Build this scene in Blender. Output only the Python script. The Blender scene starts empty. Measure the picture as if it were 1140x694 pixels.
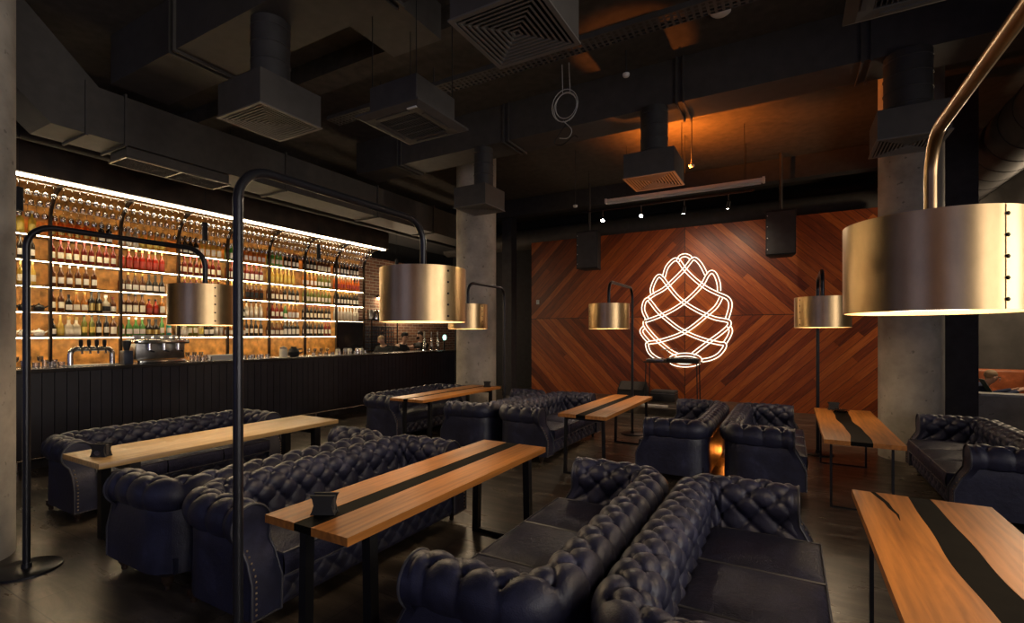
import bpy, bmesh, math, random
import numpy as np
from mathutils import Vector, Matrix
random.seed(7)
PI = math.pi
S = bpy.context.scene
C = S.collection

# ------------------------------------------------------------------ materials
def mat(name):
    m = bpy.data.materials.new(name); m.use_nodes = True
    nt = m.node_tree; nt.nodes.clear()
    return m, nt, nt.nodes, nt.links
def nd(ns, t, **kw):
    n = ns.new(t)
    for k, v in kw.items():
        if k in n.inputs: n.inputs[k].default_value = v
        else: setattr(n, k, v)
    return n
def ramp(ns, stops):
    r = ns.new('ShaderNodeValToRGB'); e = r.color_ramp.elements
    while len(e) < len(stops): e.new(.5)
    for i, (p, c) in enumerate(stops):
        e[i].position = p; e[i].color = (c[0], c[1], c[2], 1)
    return r
def simple(name, col, rough=.5, metal=0, noise=.25, scale=8, bump=0, coat=0, spec=.5):
    m, nt, ns, L = mat(name)
    o = ns.new('ShaderNodeOutputMaterial'); b = nd(ns, 'ShaderNodeBsdfPrincipled', Roughness=rough, Metallic=metal)
    b.inputs['Coat Weight'].default_value = coat; b.inputs['Specular IOR Level'].default_value = spec
    t = ns.new('ShaderNodeTexCoord'); n = nd(ns, 'ShaderNodeTexNoise', Scale=scale, Detail=5.0)
    L.new(t.outputs['Object'], n.inputs['Vector'])
    r = ramp(ns, [(.3, [c*(1-noise) for c in col]), (.7, [min(1, c*(1+noise)) for c in col])])
    L.new(n.outputs['Fac'], r.inputs['Fac']); L.new(r.outputs['Color'], b.inputs['Base Color'])
    if bump:
        bp = nd(ns, 'ShaderNodeBump', Strength=bump, Distance=.01)
        n2 = nd(ns, 'ShaderNodeTexNoise', Scale=scale*12, Detail=4.0); L.new(t.outputs['Object'], n2.inputs['Vector'])
        L.new(n2.outputs['Fac'], bp.inputs['Height']); L.new(bp.outputs['Normal'], b.inputs['Normal'])
    L.new(b.outputs[0], o.inputs[0]); return m
def emit(name, col, s):
    m, nt, ns, L = mat(name)
    o = ns.new('ShaderNodeOutputMaterial'); e = nd(ns, 'ShaderNodeEmission', Strength=s)
    e.inputs['Color'].default_value = (*col, 1); L.new(e.outputs[0], o.inputs[0]); return m
def liquid(name, col, tr=.55, rough=.12):
    "coloured bottle glass: lets the light of the back panel through"
    m, nt, ns, L = mat(name)
    o = ns.new('ShaderNodeOutputMaterial')
    d = ns.new('ShaderNodeBsdfDiffuse'); d.inputs['Color'].default_value = (*col, 1)
    t = ns.new('ShaderNodeBsdfTranslucent'); t.inputs['Color'].default_value = (*[min(1, c*1.6) for c in col], 1)
    g = nd(ns, 'ShaderNodeBsdfGlossy', Roughness=rough)
    mx = nd(ns, 'ShaderNodeMixShader', Fac=tr); L.new(d.outputs[0], mx.inputs[1]); L.new(t.outputs[0], mx.inputs[2])
    fr = nd(ns, 'ShaderNodeFresnel', IOR=1.5)
    m2 = ns.new('ShaderNodeMixShader'); L.new(fr.outputs[0], m2.inputs[0]); L.new(mx.outputs[0], m2.inputs[1]); L.new(g.outputs[0], m2.inputs[2])
    L.new(m2.outputs[0], o.inputs[0]); return m
def glassy(name, col=(.95, .95, .95), base=.14):
    "thin clear glass"
    m, nt, ns, L = mat(name)
    o = ns.new('ShaderNodeOutputMaterial')
    t = ns.new('ShaderNodeBsdfTransparent'); t.inputs['Color'].default_value = (*col, 1)
    g = nd(ns, 'ShaderNodeBsdfGlossy', Roughness=.08)
    lw = nd(ns, 'ShaderNodeLayerWeight', Blend=.55)
    ad = nd(ns, 'ShaderNodeMath', operation='ADD', use_clamp=True); ad.inputs[1].default_value = base
    L.new(lw.outputs['Facing'], ad.inputs[0])
    mx = ns.new('ShaderNodeMixShader'); L.new(ad.outputs[0], mx.inputs[0]); L.new(t.outputs[0], mx.inputs[1]); L.new(g.outputs[0], mx.inputs[2])
    L.new(mx.outputs[0], o.inputs[0]); return m
def leather(name, col, spec=.5, fine=.22):
    m, nt, ns, L = mat(name)
    o = ns.new('ShaderNodeOutputMaterial'); b = ns.new('ShaderNodeBsdfPrincipled'); b.inputs['Specular IOR Level'].default_value = spec
    t = ns.new('ShaderNodeTexCoord')
    n = nd(ns, 'ShaderNodeTexNoise', Scale=5.0, Detail=8.0, Roughness=.65); L.new(t.outputs['Object'], n.inputs['Vector'])
    r = ramp(ns, [(.3, [c*.5 for c in col]), (.58, col), (.78, [c*2.2 for c in col])])
    L.new(n.outputs['Fac'], r.inputs['Fac']); L.new(r.outputs['Color'], b.inputs['Base Color'])
    rr = nd(ns, 'ShaderNodeMapRange'); rr.inputs['To Min'].default_value = .33; rr.inputs['To Max'].default_value = .58
    L.new(n.outputs['Fac'], rr.inputs['Value']); L.new(rr.outputs[0], b.inputs['Roughness'])
    v = nd(ns, 'ShaderNodeTexVoronoi', Scale=160.0); L.new(t.outputs['Object'], v.inputs['Vector'])
    n2 = nd(ns, 'ShaderNodeTexNoise', Scale=28.0, Detail=3.0); L.new(t.outputs['Object'], n2.inputs['Vector'])
    ma = nd(ns, 'ShaderNodeMath', operation='MULTIPLY_ADD'); L.new(v.outputs['Distance'], ma.inputs[0]); ma.inputs[1].default_value = .25; L.new(n2.outputs['Fac'], ma.inputs[2])
    bp = nd(ns, 'ShaderNodeBump', Strength=fine, Distance=.012); L.new(ma.outputs[0], bp.inputs['Height']); L.new(bp.outputs[0], b.inputs['Normal'])
    L.new(b.outputs[0], o.inputs[0]); return m
def wood(name, dark, light, axis='Y', rough=.38):
    "oak with long grain along the object axis"
    m, nt, ns, L = mat(name)
    o = ns.new('ShaderNodeOutputMaterial'); b = nd(ns, 'ShaderNodeBsdfPrincipled', Roughness=rough)
    t = ns.new('ShaderNodeTexCoord'); mp = ns.new('ShaderNodeMapping')
    mp.inputs['Scale'].default_value = (1, .07, 1) if axis == 'Y' else (.07, 1, 1)
    L.new(t.outputs['Object'], mp.inputs[0])
    n1 = nd(ns, 'ShaderNodeTexNoise', Scale=11.0, Detail=9.0, Distortion=1.0, Roughness=.62); L.new(mp.outputs[0], n1.inputs['Vector'])
    w = nd(ns, 'ShaderNodeTexWave', Scale=7.0, Distortion=9.0, Detail=3.0); w.bands_direction = 'X' if axis == 'Y' else 'Y'
    L.new(mp.outputs[0], w.inputs['Vector'])
    fi = nd(ns, 'ShaderNodeTexNoise', Scale=60.0, Detail=3.0); L.new(mp.outputs[0], fi.inputs['Vector'])
    a1 = nd(ns, 'ShaderNodeMath', operation='MULTIPLY_ADD'); L.new(w.outputs['Fac'], a1.inputs[0]); a1.inputs[1].default_value = .10
    L.new(n1.outputs['Fac'], a1.inputs[2])
    a2 = nd(ns, 'ShaderNodeMath', operation='MULTIPLY_ADD'); L.new(fi.outputs['Fac'], a2.inputs[0]); a2.inputs[1].default_value = .3; L.new(a1.outputs[0], a2.inputs[2])
    mid = [(d+l)/2 for d, l in zip(dark, light)]
    r = ramp(ns, [(.36, dark), (.60, mid), (.9, light)]); L.new(a2.outputs[0], r.inputs['Fac']); L.new(r.outputs['Color'], b.inputs['Base Color'])
    bp = nd(ns, 'ShaderNodeBump', Strength=.12, Distance=.005); L.new(fi.outputs['Fac'], bp.inputs['Height']); L.new(bp.outputs[0], b.inputs['Normal'])
    L.new(b.outputs[0], o.inputs[0]); return m
def math_(ns, L, op, a, b=None, c=None):
    n = ns.new('ShaderNodeMath'); n.operation = op
    for i, v in enumerate((a, b, c)):
        if v is None: continue
        if isinstance(v, (int, float)): n.inputs[i].default_value = v
        else: L.new(v, n.inputs[i])
    return n.outputs[0]
def chevron_wood(name):
    "boards laid as diamonds about the centre of the wall; object origin sits at that centre"
    m, nt, ns, L = mat(name)
    o = ns.new('ShaderNodeOutputMaterial'); b = nd(ns, 'ShaderNodeBsdfPrincipled', Roughness=.42)
    t = ns.new('ShaderNodeTexCoord'); sp = ns.new('ShaderNodeSeparateXYZ'); L.new(t.outputs['Object'], sp.inputs[0])
    x, z = sp.outputs['X'], sp.outputs['Z']
    ax, az = math_(ns, L, 'ABSOLUTE', x), math_(ns, L, 'ABSOLUTE', z)
    d = math_(ns, L, 'DIVIDE', math_(ns, L, 'ADD', ax, az), 1.414*.15)
    e = math_(ns, L, 'SUBTRACT', ax, az)
    idx = math_(ns, L, 'FLOOR', d); fr = math_(ns, L, 'FRACT', d)
    q = math_(ns, L, 'ADD', math_(ns, L, 'SIGN', x), math_(ns, L, 'MULTIPLY', math_(ns, L, 'SIGN', z), 3.0))
    wn = nd(ns, 'ShaderNodeTexWhiteNoise', noise_dimensions='2D'); cv = ns.new('ShaderNodeCombineXYZ'); L.new(idx, cv.inputs[0]); L.new(q, cv.inputs[1]); L.new(cv.outputs[0], wn.inputs['Vector'])
    piece = math_(ns, L, 'FLOOR', math_(ns, L, 'MULTIPLY_ADD', e, .11, math_(ns, L, 'MULTIPLY', wn.outputs['Value'], 7.0)))
    w2 = nd(ns, 'ShaderNodeTexWhiteNoise', noise_dimensions='3D'); c2 = ns.new('ShaderNodeCombineXYZ'); L.new(idx, c2.inputs[0]); L.new(q, c2.inputs[1]); L.new(piece, c2.inputs[2]); L.new(c2.outputs[0], w2.inputs['Vector'])
    g = ns.new('ShaderNodeCombineXYZ'); L.new(math_(ns, L, 'MULTIPLY', d, 1.0), g.inputs[0]); L.new(math_(ns, L, 'MULTIPLY', e, .35), g.inputs[1]); L.new(math_(ns, L, 'MULTIPLY', w2.outputs['Value'], 30.0), g.inputs[2])
    gn = nd(ns, 'ShaderNodeTexNoise', Scale=5.0, Detail=8.0, Distortion=.8); L.new(g.outputs[0], gn.inputs['Vector'])
    f = math_(ns, L, 'MULTIPLY_ADD', w2.outputs['Value'], .46, math_(ns, L, 'MULTIPLY', gn.outputs['Fac'], .62))
    r = ramp(ns, [(.22, (.075, .014, .004)), (.48, (.225, .043, .008)), (.68, (.36, .080, .013)), (.90, (.54, .155, .03))]); L.new(f, r.inputs['Fac'])
    edge = math_(ns, L, 'LESS_THAN', math_(ns, L, 'ABSOLUTE', math_(ns, L, 'SUBTRACT', fr, .5)), .475)
    cross = math_(ns, L, 'GREATER_THAN', math_(ns, L, 'MINIMUM', ax, az), .008)
    k = math_(ns, L, 'MULTIPLY', edge, cross)
    mx = nd(ns, 'ShaderNodeMix', data_type='RGBA'); L.new(k, mx.inputs['Factor']); mx.inputs[6].default_value = (.02, .007, .004, 1); L.new(r.outputs['Color'], mx.inputs[7])
    L.new(mx.outputs[2], b.inputs['Base Color'])
    bp = nd(ns, 'ShaderNodeBump', Strength=.5, Distance=.006); L.new(k, bp.inputs['Height']); L.new(bp.outputs[0], b.inputs['Normal'])
    L.new(b.outputs[0], o.inputs[0]); return m
def floor_mat(name):
    m, nt, ns, L = mat(name)
    o = ns.new('ShaderNodeOutputMaterial'); b = ns.new('ShaderNodeBsdfPrincipled')
    t = ns.new('ShaderNodeTexCoord'); mp = ns.new('ShaderNodeMapping'); mp.inputs['Rotation'].default_value = (0, 0, 0)
    L.new(t.outputs['Object'], mp.inputs[0])
    br = nd(ns, 'ShaderNodeTexBrick', Scale=1.0); br.inputs['Mortar Size'].default_value = .004
    br.inputs['Brick Width'].default_value = 1.2; br.inputs['Row Height'].default_value = .6
    br.inputs['Color1'].default_value = (.9, .9, .9, 1); br.inputs['Color2'].default_value = (.55, .55, .55, 1); br.inputs['Mortar'].default_value = (.12, .12, .12, 1)
    L.new(mp.outputs[0], br.inputs['Vector'])
    st = ns.new('ShaderNodeMapping'); st.inputs['Scale'].default_value = (.7, 2.4, 1); L.new(t.outputs['Object'], st.inputs[0])
    n = nd(ns, 'ShaderNodeTexNoise', Scale=2.6, Detail=9.0, Roughness=.62, Distortion=.5); L.new(st.outputs[0], n.inputs['Vector'])
    r = ramp(ns, [(.32, (.030, .024, .019)), (.5, (.085, .068, .054)), (.70, (.24, .20, .155))]); L.new(n.outputs['Fac'], r.inputs['Fac'])
    mx = nd(ns, 'ShaderNodeMix', data_type='RGBA', blend_type='MULTIPLY'); mx.inputs['Factor'].default_value = 1
    L.new(r.outputs['Color'], mx.inputs[6]); L.new(br.outputs['Color'], mx.inputs[7]); L.new(mx.outputs[2], b.inputs['Base Color'])
    rr = nd(ns, 'ShaderNodeMapRange'); rr.inputs['To Min'].default_value = .42; rr.inputs['To Max'].default_value = .18
    L.new(n.outputs['Fac'], rr.inputs['Value']); L.new(rr.outputs[0], b.inputs['Roughness'])
    bp = nd(ns, 'ShaderNodeBump', Strength=.25, Distance=.01); L.new(n.outputs['Fac'], bp.inputs['Height']); L.new(bp.outputs[0], b.inputs['Normal'])
    L.new(b.outputs[0], o.inputs[0]); return m
def brick_mat(name):
    m, nt, ns, L = mat(name)
    o = ns.new('ShaderNodeOutputMaterial'); b = nd(ns, 'ShaderNodeBsdfPrincipled', Roughness=.8)
    t = ns.new('ShaderNodeTexCoord'); sp = ns.new('ShaderNodeSeparateXYZ'); L.new(t.outputs['Object'], sp.inputs[0])
    cb = ns.new('ShaderNodeCombineXYZ'); L.new(sp.outputs['Y'], cb.inputs[0]); L.new(sp.outputs['Z'], cb.inputs[1])
    br = nd(ns, 'ShaderNodeTexBrick', Scale=1.0); br.inputs['Brick Width'].default_value = .26; br.inputs['Row Height'].default_value = .085; br.inputs['Mortar Size'].default_value = .009
    br.inputs['Color1'].default_value = (.30, .13, .07, 1); br.inputs['Color2'].default_value = (.14, .06, .04, 1); br.inputs['Mortar'].default_value = (.42, .34, .25, 1)
    L.new(cb.outputs[0], br.inputs['Vector']); L.new(br.outputs['Color'], b.inputs['Base Color'])
    bp = nd(ns, 'ShaderNodeBump', Strength=.6, Distance=.01, invert=True); L.new(br.outputs['Fac'], bp.inputs['Height']); L.new(bp.outputs[0], b.inputs['Normal'])
    L.new(b.outputs[0], o.inputs[0]); return m
def concrete(name, col):
    m, nt, ns, L = mat(name)
    o = ns.new('ShaderNodeOutputMaterial'); b = nd(ns, 'ShaderNodeBsdfPrincipled', Roughness=.7)
    t = ns.new('ShaderNodeTexCoord'); n = nd(ns, 'ShaderNodeTexNoise', Scale=2.2, Detail=9.0, Roughness=.6); L.new(t.outputs['Object'], n.inputs['Vector'])
    r = ramp(ns, [(.3, [c*.6 for c in col]), (.7, [c*1.25 for c in col])]); L.new(n.outputs['Fac'], r.inputs['Fac'])
    v = nd(ns, 'ShaderNodeTexNoise', Scale=14.0, Detail=2.0); L.new(t.outputs['Object'], v.inputs['Vector'])
    pit = ramp(ns, [(.26, (.5, .5, .5)), (.33, (1, 1, 1))]); L.new(v.outputs['Fac'], pit.inputs['Fac'])
    mx = nd(ns, 'ShaderNodeMix', data_type='RGBA', blend_type='MULTIPLY'); mx.inputs['Factor'].default_value = 1
    L.new(r.outputs['Color'], mx.inputs[6]); L.new(pit.outputs['Color'], mx.inputs[7]); L.new(mx.outputs[2], b.inputs['Base Color'])
    L.new(b.outputs[0], o.inputs[0]); return m
def brass_mat(name, col=(.62, .43, .22)):
    m, nt, ns, L = mat(name)
    o = ns.new('ShaderNodeOutputMaterial'); b = nd(ns, 'ShaderNodeBsdfPrincipled', Metallic=1.0)
    t = ns.new('ShaderNodeTexCoord'); mp = ns.new('ShaderNodeMapping'); mp.inputs['Scale'].default_value = (1, 1, .45); L.new(t.outputs['Object'], mp.inputs[0])
    n = nd(ns, 'ShaderNodeTexNoise', Scale=6.0, Detail=7.0, Roughness=.6); L.new(mp.outputs[0], n.inputs['Vector'])
    r = ramp(ns, [(.3, [c*.72 for c in col]), (.7, [min(1, c*1.15) for c in col])]); L.new(n.outputs['Fac'], r.inputs['Fac']); L.new(r.outputs['Color'], b.inputs['Base Color'])
    rr = nd(ns, 'ShaderNodeMapRange'); rr.inputs['To Min'].default_value = .27; rr.inputs['To Max'].default_value = .40
    L.new(n.outputs['Fac'], rr.inputs['Value']); L.new(rr.outputs[0], b.inputs['Roughness'])
    L.new(b.outputs[0], o.inputs[0]); return m

M = dict(
    leather=leather('navy_leather', (.023, .025, .055)), seat=leather('seat_leather', (.023, .024, .050), .22, .5),
    piping=simple('piping_leather', (.05, .05, .062), .4),
    footwood=simple('foot_wood', (.03, .018, .012), .35), brassnail=simple('aged_brass', (.35, .27, .17), .35, 1),
    black=simple('black_metal', (.012, .012, .014), .42, .3), blackpaint=simple('black_lamp_paint', (.018, .018, .022), .3, .4),
    matte=simple('matte_black', (.010, .010, .012), .75), duct=simple('painted_duct', (.058, .052, .047), .62, noise=.15),
    ductdark=simple('dark_duct', (.036, .034, .035), .6, noise=.2), ceil=simple('dark_ceiling', (.055, .045, .036), .9),
    wallp=simple('charcoal_wall', (.020, .020, .023), .85), panel=simple('charcoal_panel', (.030, .028, .032), .7),
    greywall=simple('grey_plaster', (.085, .078, .072), .85, scale=3), lowwall=concrete('grey_concrete', (.30, .28, .25)),
    steelpaint=simple('grey_louvre_paint', (.12, .11, .10), .45, noise=.1), frontwall=simple('brown_panelling', (.30, .15, .065), .6, scale=2), cap=simple('pale_cap', (.5, .5, .48), .5), concrete=concrete('column_concrete', (.43, .39, .33)),
    oak=wood('oak_top', (.11, .032, .005), (.52, .200, .040)), oakpale=wood('pale_oak_top', (.24, .13, .042), (.60, .375, .15)),
    oakred=wood('red_oak_top', (.14, .042, .007), (.56, .225, .048)), resin=simple('black_resin', (.006, .005, .004), .62, spec=.04),
    brass=brass_mat('brushed_brass'), bronze=brass_mat('bronze_tube', (.50, .33, .17)), rivet=simple('dark_rivet', (.05, .04, .03), .4, 1),
    chevron=chevron_wood('chevron_boards'), floor=floor_mat('stained_tiles'), brick=brick_mat('old_brick'),
    plank=simple('black_plank', (.013, .012, .020), .42, noise=.3, scale=4), counter=simple('counter_stone', (.03, .026, .025), .25),
    amber=simple('amber_panel', (.52, .235, .05), .55, noise=.5, scale=7), shelf=simple('shelf_board', (.20, .12, .06), .4),
    ribs=simple('dark_steel_rib', (.03, .018, .012), .4, .5), soffit=simple('soffit_wood', (.045, .028, .018), .7, noise=.5, scale=3),
    led=emit('led_strip', (1, .76, .44), 42), cove=emit('cove_light', (1, .80, .52), 22), diff=emit('lamp_diffuser', (1, .74, .46), 12.5),
    neon=emit('neon_glow', (1, .86, .62), 2.2), spot=emit('spot_face', (1, .93, .82), 60), green=emit('green_badge', (.45, 1, .85), 3),
    white=simple('white_plastic', (.72, .70, .66), .45, noise=.05), china=simple('white_china', (.75, .72, .66), .25, noise=.05),
    chrome=simple('chrome', (.75, .74, .72), .14, 1, noise=.05), steel=simple('grey_steel', (.30, .29, .28), .3, 1),
    pane=glassy('window_pane', base=.0), glass=glassy('clear_glass'), orangeleather=leather('orange_leather', (.42, .12, .04)), navycloth=simple('navy_cloth', (.02, .03, .07), .9),
    skin=simple('skin', (.55, .33, .24), .6, noise=.05), hair=simple('dark_hair', (.02, .014, .01), .7), fair=simple('fair_hair', (.32, .22, .13), .7),
    tee=simple('black_cotton', (.014, .014, .016), .9), paper=simple('paper', (.75, .70, .62), .7, noise=.05), label=simple('label_cream', (.80, .72, .56), .6, noise=.1),
    orangelamp=emit('orange_uplight', (1, .28, .03), 6), rail=simple('foot_rail', (.55, .52, .48), .25, 1), screen=simple('black_screen', (.012, .012, .014), .22),
    greenlap=simple('dark_green_cover', (.03, .06, .05), .5), teal=simple('blue_steel', (.05, .06, .09), .4))
LIQ = dict(amber=liquid('amber_glass', (.45, .17, .03)), gold=liquid('gold_glass', (.60, .40, .07)), yellow=liquid('yellow_glass', (.65, .52, .08)),
    red=liquid('red_glass', (.22, .022, .012)), ruby=liquid('ruby_glass', (.42, .035, .015)), brown=liquid('brown_glass', (.14, .045, .015)), dark=liquid('dark_glass', (.022, .016, .012), .3),
    green=liquid('green_glass', (.10, .28, .06)), olive=liquid('olive_glass', (.16, .17, .03)), teal=liquid('teal_glass', (.05, .42, .36)),
    clear=liquid('frosted_glass', (.62, .55, .42)), orange=liquid('orange_glass', (.62, .16, .025)), white=liquid('white_glass', (.80, .74, .62)))
CAPS = dict(black=M['matte'], gold=simple('gold_foil', (.6, .42, .14), .35, 1), red=simple('red_wax', (.28, .03, .02), .4), white=M['white'])
LABS = dict(cream=M['label'], white=M['paper'], black=M['matte'], red=simple('red_label', (.35, .04, .025), .5), yellow=simple('yellow_label', (.68, .50, .10), .5), gold=CAPS['gold'])

# ------------------------------------------------------------------ mesh helpers
class MB:
    def __init__(s): s.v, s.f = [], []
    def add(s, vs, fs):
        b = len(s.v); s.v += [tuple(v) for v in vs]; s.f += [tuple(i+b for i in f) for f in fs]; return s
    def box(s, x0, x1, y0, y1, z0, z1):
        return s.add([(x0,y0,z0),(x1,y0,z0),(x1,y1,z0),(x0,y1,z0),(x0,y0,z1),(x1,y0,z1),(x1,y1,z1),(x0,y1,z1)],
                     [(0,3,2,1),(4,5,6,7),(0,1,5,4),(1,2,6,5),(2,3,7,6),(3,0,4,7)])
    def tube(s, pts, r, n=10, closed=False):
        pts = [Vector(p) for p in pts]; m = len(pts); rings = []
        up = None; vs = []
        for i, p in enumerate(pts):
            if closed: t = pts[(i+1) % m]-pts[i-1]
            else: t = pts[min(i+1, m-1)]-pts[max(i-1, 0)]
            t.normalize()
            if up is None:
                a = Vector((0,0,1)) if abs(t.z) < .9 else Vector((1,0,0)); up = (a-t*a.dot(t)).normalized()
            else: up = (up-t*up.dot(t)).normalized()
            sd = t.cross(up); rr = r[i] if isinstance(r, (list, tuple)) else r
            vs += [p+(up*math.cos(2*PI*k/n)+sd*math.sin(2*PI*k/n))*rr for k in range(n)]
        fs = []
        for i in range(m if closed else m-1):
            a, b = i*n, ((i+1) % m)*n
            fs += [(a+k, b+k, b+(k+1) % n, a+(k+1) % n) for k in range(n)]
        if not closed: fs += [tuple(range(n)), tuple(range((m-1)*n, m*n))[::-1]]
        return s.add(vs, [f[::-1] for f in fs])
    def lathe(s, prof, n=16, o=(0,0,0), axis='z'):
        vs = []; fs = []
        def pt(r, z, a):
            p = (r*math.cos(a), r*math.sin(a), z)
            if axis == 'y': p = (p[0], p[2], p[1])
            if axis == 'x': p = (p[2], p[0], p[1])
            return (p[0]+o[0], p[1]+o[1], p[2]+o[2])
        for r, z in prof: vs += [pt(max(r, 1e-4), z, 2*PI*k/n) for k in range(n)]
        for i in range(len(prof)-1):
            a, b = i*n, (i+1)*n
            fs += [(a+k, a+(k+1) % n, b+(k+1) % n, b+k) for k in range(n)]
        fs += [tuple(range(n))[::-1], tuple(range((len(prof)-1)*n, len(prof)*n))]
        if axis == 'y': fs = [f[::-1] for f in fs]
        return s.add(vs, fs)
    def prism(s, poly, lo, hi, axis='x'):
        "poly in the two other axes (in xyz order), extruded lo..hi along axis"
        def P(a, b, h): return {'x': (h, a, b), 'y': (a, h, b), 'z': (a, b, h)}[axis]
        n = len(poly); vs = [P(a, b, lo) for a, b in poly]+[P(a, b, hi) for a, b in poly]
        return s.add(vs, [tuple(range(n))[::-1], tuple(range(n, 2*n))]+[(i, (i+1) % n, n+(i+1) % n, n+i) for i in range(n)])
    def ball(s, c, r, n=10, sc=(1,1,1)):
        vs = []; fs = []; m = n//2+1
        for i in range(m+1):
            th = PI*i/m; vs += [(c[0]+sc[0]*r*math.sin(th)*math.cos(2*PI*k/n), c[1]+sc[1]*r*math.sin(th)*math.sin(2*PI*k/n), c[2]+sc[2]*r*math.cos(th)) for k in range(n)]
        for i in range(m): fs += [(i*n+k, (i+1)*n+k, (i+1)*n+(k+1) % n, i*n+(k+1) % n) for k in range(n)]
        return s.add(vs, fs)
    def grid(s, P):
        "P: rows x cols x 3"
        r, c = len(P), len(P[0]); vs = [p for row in P for p in row]
        return s.add(vs, [(i*c+j, i*c+j+1, (i+1)*c+j+1, (i+1)*c+j) for i in range(r-1) for j in range(c-1)])
    def mesh(s, name, m, smooth=35, bevel=0, seg=2, weld=True):
        me = bpy.data.meshes.new(name); me.from_pydata(s.v, [], s.f); me.materials.append(m)
        bm = bmesh.new(); bm.from_mesh(me)
        if weld: bmesh.ops.remove_doubles(bm, verts=bm.verts, dist=1e-5)
        bmesh.ops.recalc_face_normals(bm, faces=bm.faces)
        if bevel:
            ed = [e for e in bm.edges if len(e.link_faces) == 2 and e.calc_face_angle(0) > .6]
            bmesh.ops.bevel(bm, geom=ed, offset=bevel, segments=seg, profile=.5, affect='EDGES', clamp_overlap=True)
        bm.to_mesh(me); bm.free()
        if smooth:
            me.shade_smooth(); me.set_sharp_from_angle(angle=math.radians(smooth))
        return me
    def build(s, name, m, parent=None, loc=None, smooth=35, bevel=0, seg=2):
        o = bpy.data.objects.new(name, s.mesh(name, m, smooth, bevel, seg)); C.objects.link(o)
        if parent is not None: o.parent = parent
        if loc is not None: o.location = loc
        return o
def tag(o, label, cat, group=None, kind=None):
    o['label'] = label; o['category'] = cat
    if group: o['group'] = group
    if kind: o['kind'] = kind
    return o
def empty(name, label, cat, loc=(0,0,0), rz=0, group=None):
    o = bpy.data.objects.new(name, None); C.objects.link(o); o.empty_display_size = .1
    o.location = loc; o.rotation_euler = (0, 0, rz); return tag(o, label, cat, group)
def struct(o): o['kind'] = 'structure'; return o
def kids(o): return [c for c in o.children]
def copy_tree(o, parent=None):
    c = o.copy(); C.objects.link(c)
    if parent is not None: c.parent = parent
    for ch in kids(o): copy_tree(ch, c)
    return c
def smoothstep(x): x = min(1, max(0, x)); return x*x*(3-2*x)
def catmull(pts, k=8, closed=False):
    pts = [np.array(p, float) for p in pts]; n = len(pts); out = []
    for i in range(n if closed else n-1):
        g = (lambda j: pts[j % n]) if closed else (lambda j: pts[min(max(j, 0), n-1)])
        p0, p1, p2, p3 = g(i-1), g(i), g(i+1), g(i+2)
        for t in [q/k for q in range(k)]:
            out.append(.5*((2*p1)+(-p0+p2)*t+(2*p0-5*p1+4*p2-p3)*t*t+(-p0+3*p1-3*p2+p3)*t**3))
    if not closed: out.append(pts[-1])
    return out
ORD = ['first', 'second', 'third', 'fourth', 'fifth', 'sixth', 'seventh', 'eighth', 'ninth', 'tenth', 'eleventh', 'twelfth']

# ------------------------------------------------------------------ camera
F_PX, H, YAW = 548.0, 1.70, math.atan(310/548)
cam = bpy.data.cameras.new('camera'); co = bpy.data.objects.new('camera', cam); C.objects.link(co)
co.location = (0, 0, H); co.rotation_euler = (PI/2, 0, YAW)
cam.sensor_fit = 'HORIZONTAL'; cam.sensor_width = 36; cam.lens = 36*F_PX/1140
cam.shift_y = (373-347)/1140; cam.clip_start = .05; cam.clip_end = 100
S.camera = co

# ------------------------------------------------------------------ room shell
CEIL = 5.4
XL, XR, YB, YF = -10.45, 6.0, 14.2, -4.5
struct(MB().box(XL-.2, XR+.2, YF, YB+.2, -.1, 0).build('floor', M['floor'], smooth=0))
struct(MB().box(XL-.2, XR+.2, YF, YB+.2, CEIL, CEIL+.15).build('ceiling', M['ceil'], smooth=0))
struct(MB().box(XL-.2, XL, YF, YB, 0, CEIL).build('wall_left', M['wallp'], smooth=0))
struct(MB().box(XL-.2, XR+.2, YB, YB+.2, 0, CEIL).build('wall_back', M['wallp'], smooth=0))
def windowed(axis, c0, c1, a0, a1, openings, name, m):
    "wall slab between c0..c1 with rectangular openings (lo, hi, sill, head) along the other axis"
    mb = MB()
    def bx(lo, hi, z0, z1):
        if hi-lo < 1e-4 or z1-z0 < 1e-4: return
        mb.box(c0, c1, lo, hi, z0, z1) if axis == 'x' else mb.box(lo, hi, c0, c1, z0, z1)
    p = a0
    for lo, hi, zs, zh in openings:
        bx(p, lo, 0, CEIL); bx(lo, hi, 0, zs); bx(lo, hi, zh, CEIL); p = hi
    bx(p, a1, 0, CEIL)
    struct(mb.build(name, m, smooth=0))
WIN_R = [(-3.4, -.6, .5, 4.2), (.6, 3.4, .5, 4.2)]
WIN_F = [(-9.4, -6.6, .5, 4.2), (-4.4, -1.6, .5, 4.2), (1.6, 4.4, .5, 4.2)]
windowed('x', XR, XR+.2, YF, YB, WIN_R, 'wall_right', M['greywall'])
windowed('y', YF-.2, YF, XL-.2, XR+.2, WIN_F, 'wall_front', M['frontwall'])
wn_ = 0
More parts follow.
